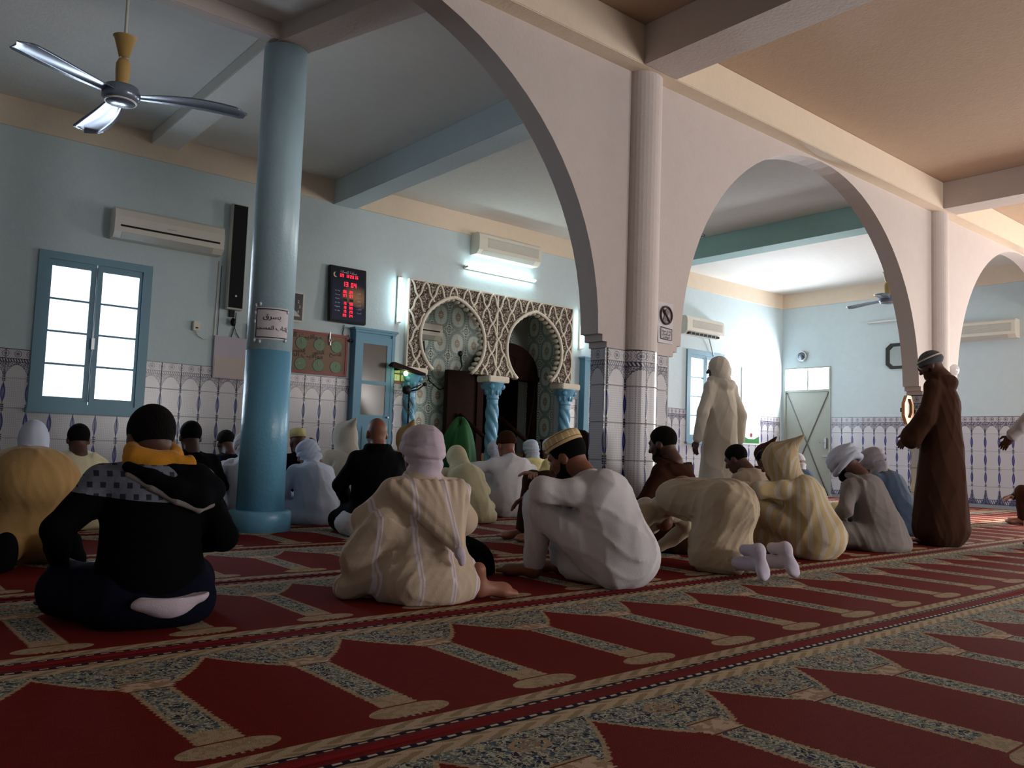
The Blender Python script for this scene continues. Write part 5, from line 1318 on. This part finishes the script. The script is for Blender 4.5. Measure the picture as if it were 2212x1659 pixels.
# rows behind
def sh_(J): return [('t', J['nec']+(0, 0, .0), (.09, .045, 1), np.array(Rm(-.3)).tolist(), .04)], []
def knee_wide(J): J['elL'][:] = (-.38, .30, .42); J['haL'][:] = (-.18, .46, .42); J['elR'][:] = (.36, .30, .42); J['haR'][:] = (.18, .46, .40)
person('man in a white shirt and dark brown bonnet, elbows spread over his knees', 1118, 6.75, 935, 'kneesup', R(-8), .35, CW, 1.05, 1.0, 'beanie', CDB, seed=12, mod=knee_wide, hair=True)
person('man in a dark brown jacket in profile just right of the tiled pillar', 1470, 3.97, 925, 'heels', R(16), .2, CDB, .88, 1.0, 'hair', skin='dark', seed=13, hp=.3, beard=True, facefine=True, extra=lambda J: (hood_down(J, .14, .15), []))
r14 = person('man prostrating in a tan robe at the left edge, dark socks behind', 75, 5.25, 985, 'bow', R(-3), .5, CTAN, 1.12, 1.0, 'turban', CW, seed=14, scale=1.1, near=True, fold=.005, feet='none', hands=False)[0]
for x in (-1, 1): net_obj('sock', [sdf_mesh(foot_prims((x*.13, -.34, .17), (x*.15, -.38, .02), (0, 1, .1), 1.1, x, True)+[('c', (x*.13, -.34, .09), (x*.12, -.12, .08), .045, .05, .04)], None, .010, floor=0)], CBLK, r14, label='black sock')
person('man wrapped in a bluish white head cloth behind the tan prostrating man', 78, 6.35, 914, 'cross', R(0), .3, CW2, 1.05, 1.1, 'shawl', CW2, seed=15)
person('balding man in a cream tunic below the left window', 172, 7.0, 918, 'cross', R(0), .1, CCR, 1.0, 1.0, 'hair', skin='dark', seed=16, extra=sh_)
person('man in black partly hidden behind the hoodie man', 418, 6.95, 912, 'cross', R(-4), .2, CBLK, 1.0, 1.0, 'hair', skin='dark', seed=17)
person('dark-jacketed young man just left of the blue column', 502, 7.95, 932, 'cross', R(0), .4, CNAVY, 1.0, 1.0, 'hair', skin='dark', seed=18, hp=.5)
person('man in a wide white gown sitting behind the blue column', 562, 6.98, 945, 'kneesup', R(0), .7, CW, 1.12, 1.2, 'turban', CW, seed=19, hp=.8, scale=1.05)
person('man in a white gown and white turban bowing his head right of the blue column', 690, 6.72, 948, 'cross', R(0), .55, CW2, 1.05, 1.1, 'turban', CW2, seed=20, hp=.45, hy=R(35), near=True, fold=.007)
def ex21(J): return [('t', J['nec']+(0, -.01, .03), (.075, .035, 1), None, .03)], []
r21, J21, _, _ = person('man in a black high-collared coat and white trousers, cropped grey hair', 822, 5.75, 903, 'heels', R(-12), .15, CBLK, 1.06, 1.1, 'none', skin='brown', seed=22, hp=.15, extra=ex21, near=True, fold=.004, hair=False)
net_obj('trousers', [sdf_mesh([('c', (-.12, .30, .10), (-.17, -.06, .07), .115, .10, 0), ('c', (.14, .30, .10), (.15, -.06, .07), .105, .08, .04), ('e', (-.14, .05, .08), (.16, .22, .10), None, .05)], None, .012, folds(8, .006), 0.0)], CW, r21, label='white trousers')
person('man in a cream robe with a tall pointed hood, before the blue cupboard', 760, 7.75, 914, 'cross', R(0), .3, CPALE, 1.05, 1.0, 'hood', CPALE, seed=23, hp=.1, peak=.16)
def m24(J): J['elR'][:] = (.27, .22, .40); J['haR'][:] = (.29, .30, .62)
person('man in black with a flat cream cap, one hand raised beside his face', 652, 8.55, 934, 'cross', R(0), .2, CBLK, 1.0, 1.0, 'fez', CYEL, skin='dark', seed=24, mod=m24, hp=.2)
person('man in a tan pointed hood beside the left twisted column', 888, 8.4, 922, 'cross', R(-10), .3, CTAN, .95, 1.0, 'hood', CTAN, seed=25, hp=.2, peak=.18)
person('man in cream seen just right of the lilac turban', 1022, 6.4, 968, 'cross', R(-10), .9, CCR, 1.05, 1.0, 'shawl', CCR, seed=27, hp=.8)
person('man in a yellowish robe and pale turban beside the middle twisted column', 1086, 8.4, 951, 'cross', R(0), .3, CYEL, 1.05, 1.0, 'turban', CW2, seed=28)
person('man in a pale turban and yellow robe in the front row before the pulpit', 1164, 8.45, 948, 'cross', R(0), .3, CYEL, 1.05, 1.0, 'turban', CW2, seed=29)
person('man in a white turban with a loose end, front row right of the pulpit', 1216, 7.75, 944, 'cross', R(14), .3, CYEL, 1.1, 1.0, 'turban', CW, seed=30, hy=R(10))
person('man with a dark cap in the front row near the right twisted column', 1236, 9.0, 934, 'cross', R(0), .1, CNAVY, .95, 1.0, 'fez', CDB, seed=32, skin='dark')
person('man in a khaki shirt with short dark hair below the right window', 1652, 4.45, 965, 'cross', R(14), .55, CKAK, 1.05, 1.0, 'hair', skin='dark', seed=33, hp=.5, facefine=True)
person('man in a brown pointed hood behind the khaki-shirted man', 1668, 6.5, 962, 'cross', R(0), .2, CBRN, .95, 1.0, 'hood', CBRN, seed=34, peak=.2)
person('dark-haired man in a white shirt below the grey door', 1690, 5.7, 975, 'cross', R(0), .5, CW, .95, 1.0, 'hair', skin='dark', seed=35, hp=.5)
person('dark-haired man with a pale yellow shawl beside the striped hood', 1722, 4.9, 970, 'cross', R(8), .6, CYEL, 1.0, 1.0, 'hair', skin='dark', seed=36, hp=.6, extra=sh_)
person('man in a white turban far back by the grey door', 1744, 6.6, 978, 'cross', R(0), .3, CBLU, 1.0, 1.0, 'turban', CW, seed=37)
person('man in a cream head scarf behind the grey robed man', 1895, 4.9, 974, 'cross', R(6), .6, CYEL, 1.0, 1.0, 'turban', CYEL, seed=38, hp=.6)
person('man in a grey head scarf and slate blue jacket left of the brown robed man', 1945, 3.95, 968, 'cross', R(6), .55, CBLU, 1.05, 1.0, 'turban', cloth('grey muslin', srgb(168, 162, 172)), seed=39, hp=.5, tsize=1.1)
person('man in a dark blue jacket at the far left edge', -20, 7.6, 930, 'cross', R(0), .5, cloth('blue jacket', srgb(30, 48, 110)), 1.0, 1.0, 'hair', skin='dark', seed=40)
cloth_heap('folded_jacket', 'black jacket lying on the carpet in front of the man in white', 'jacket', (2.86, 3.86, .01), (.20, .17, .20), CBLK, 5)
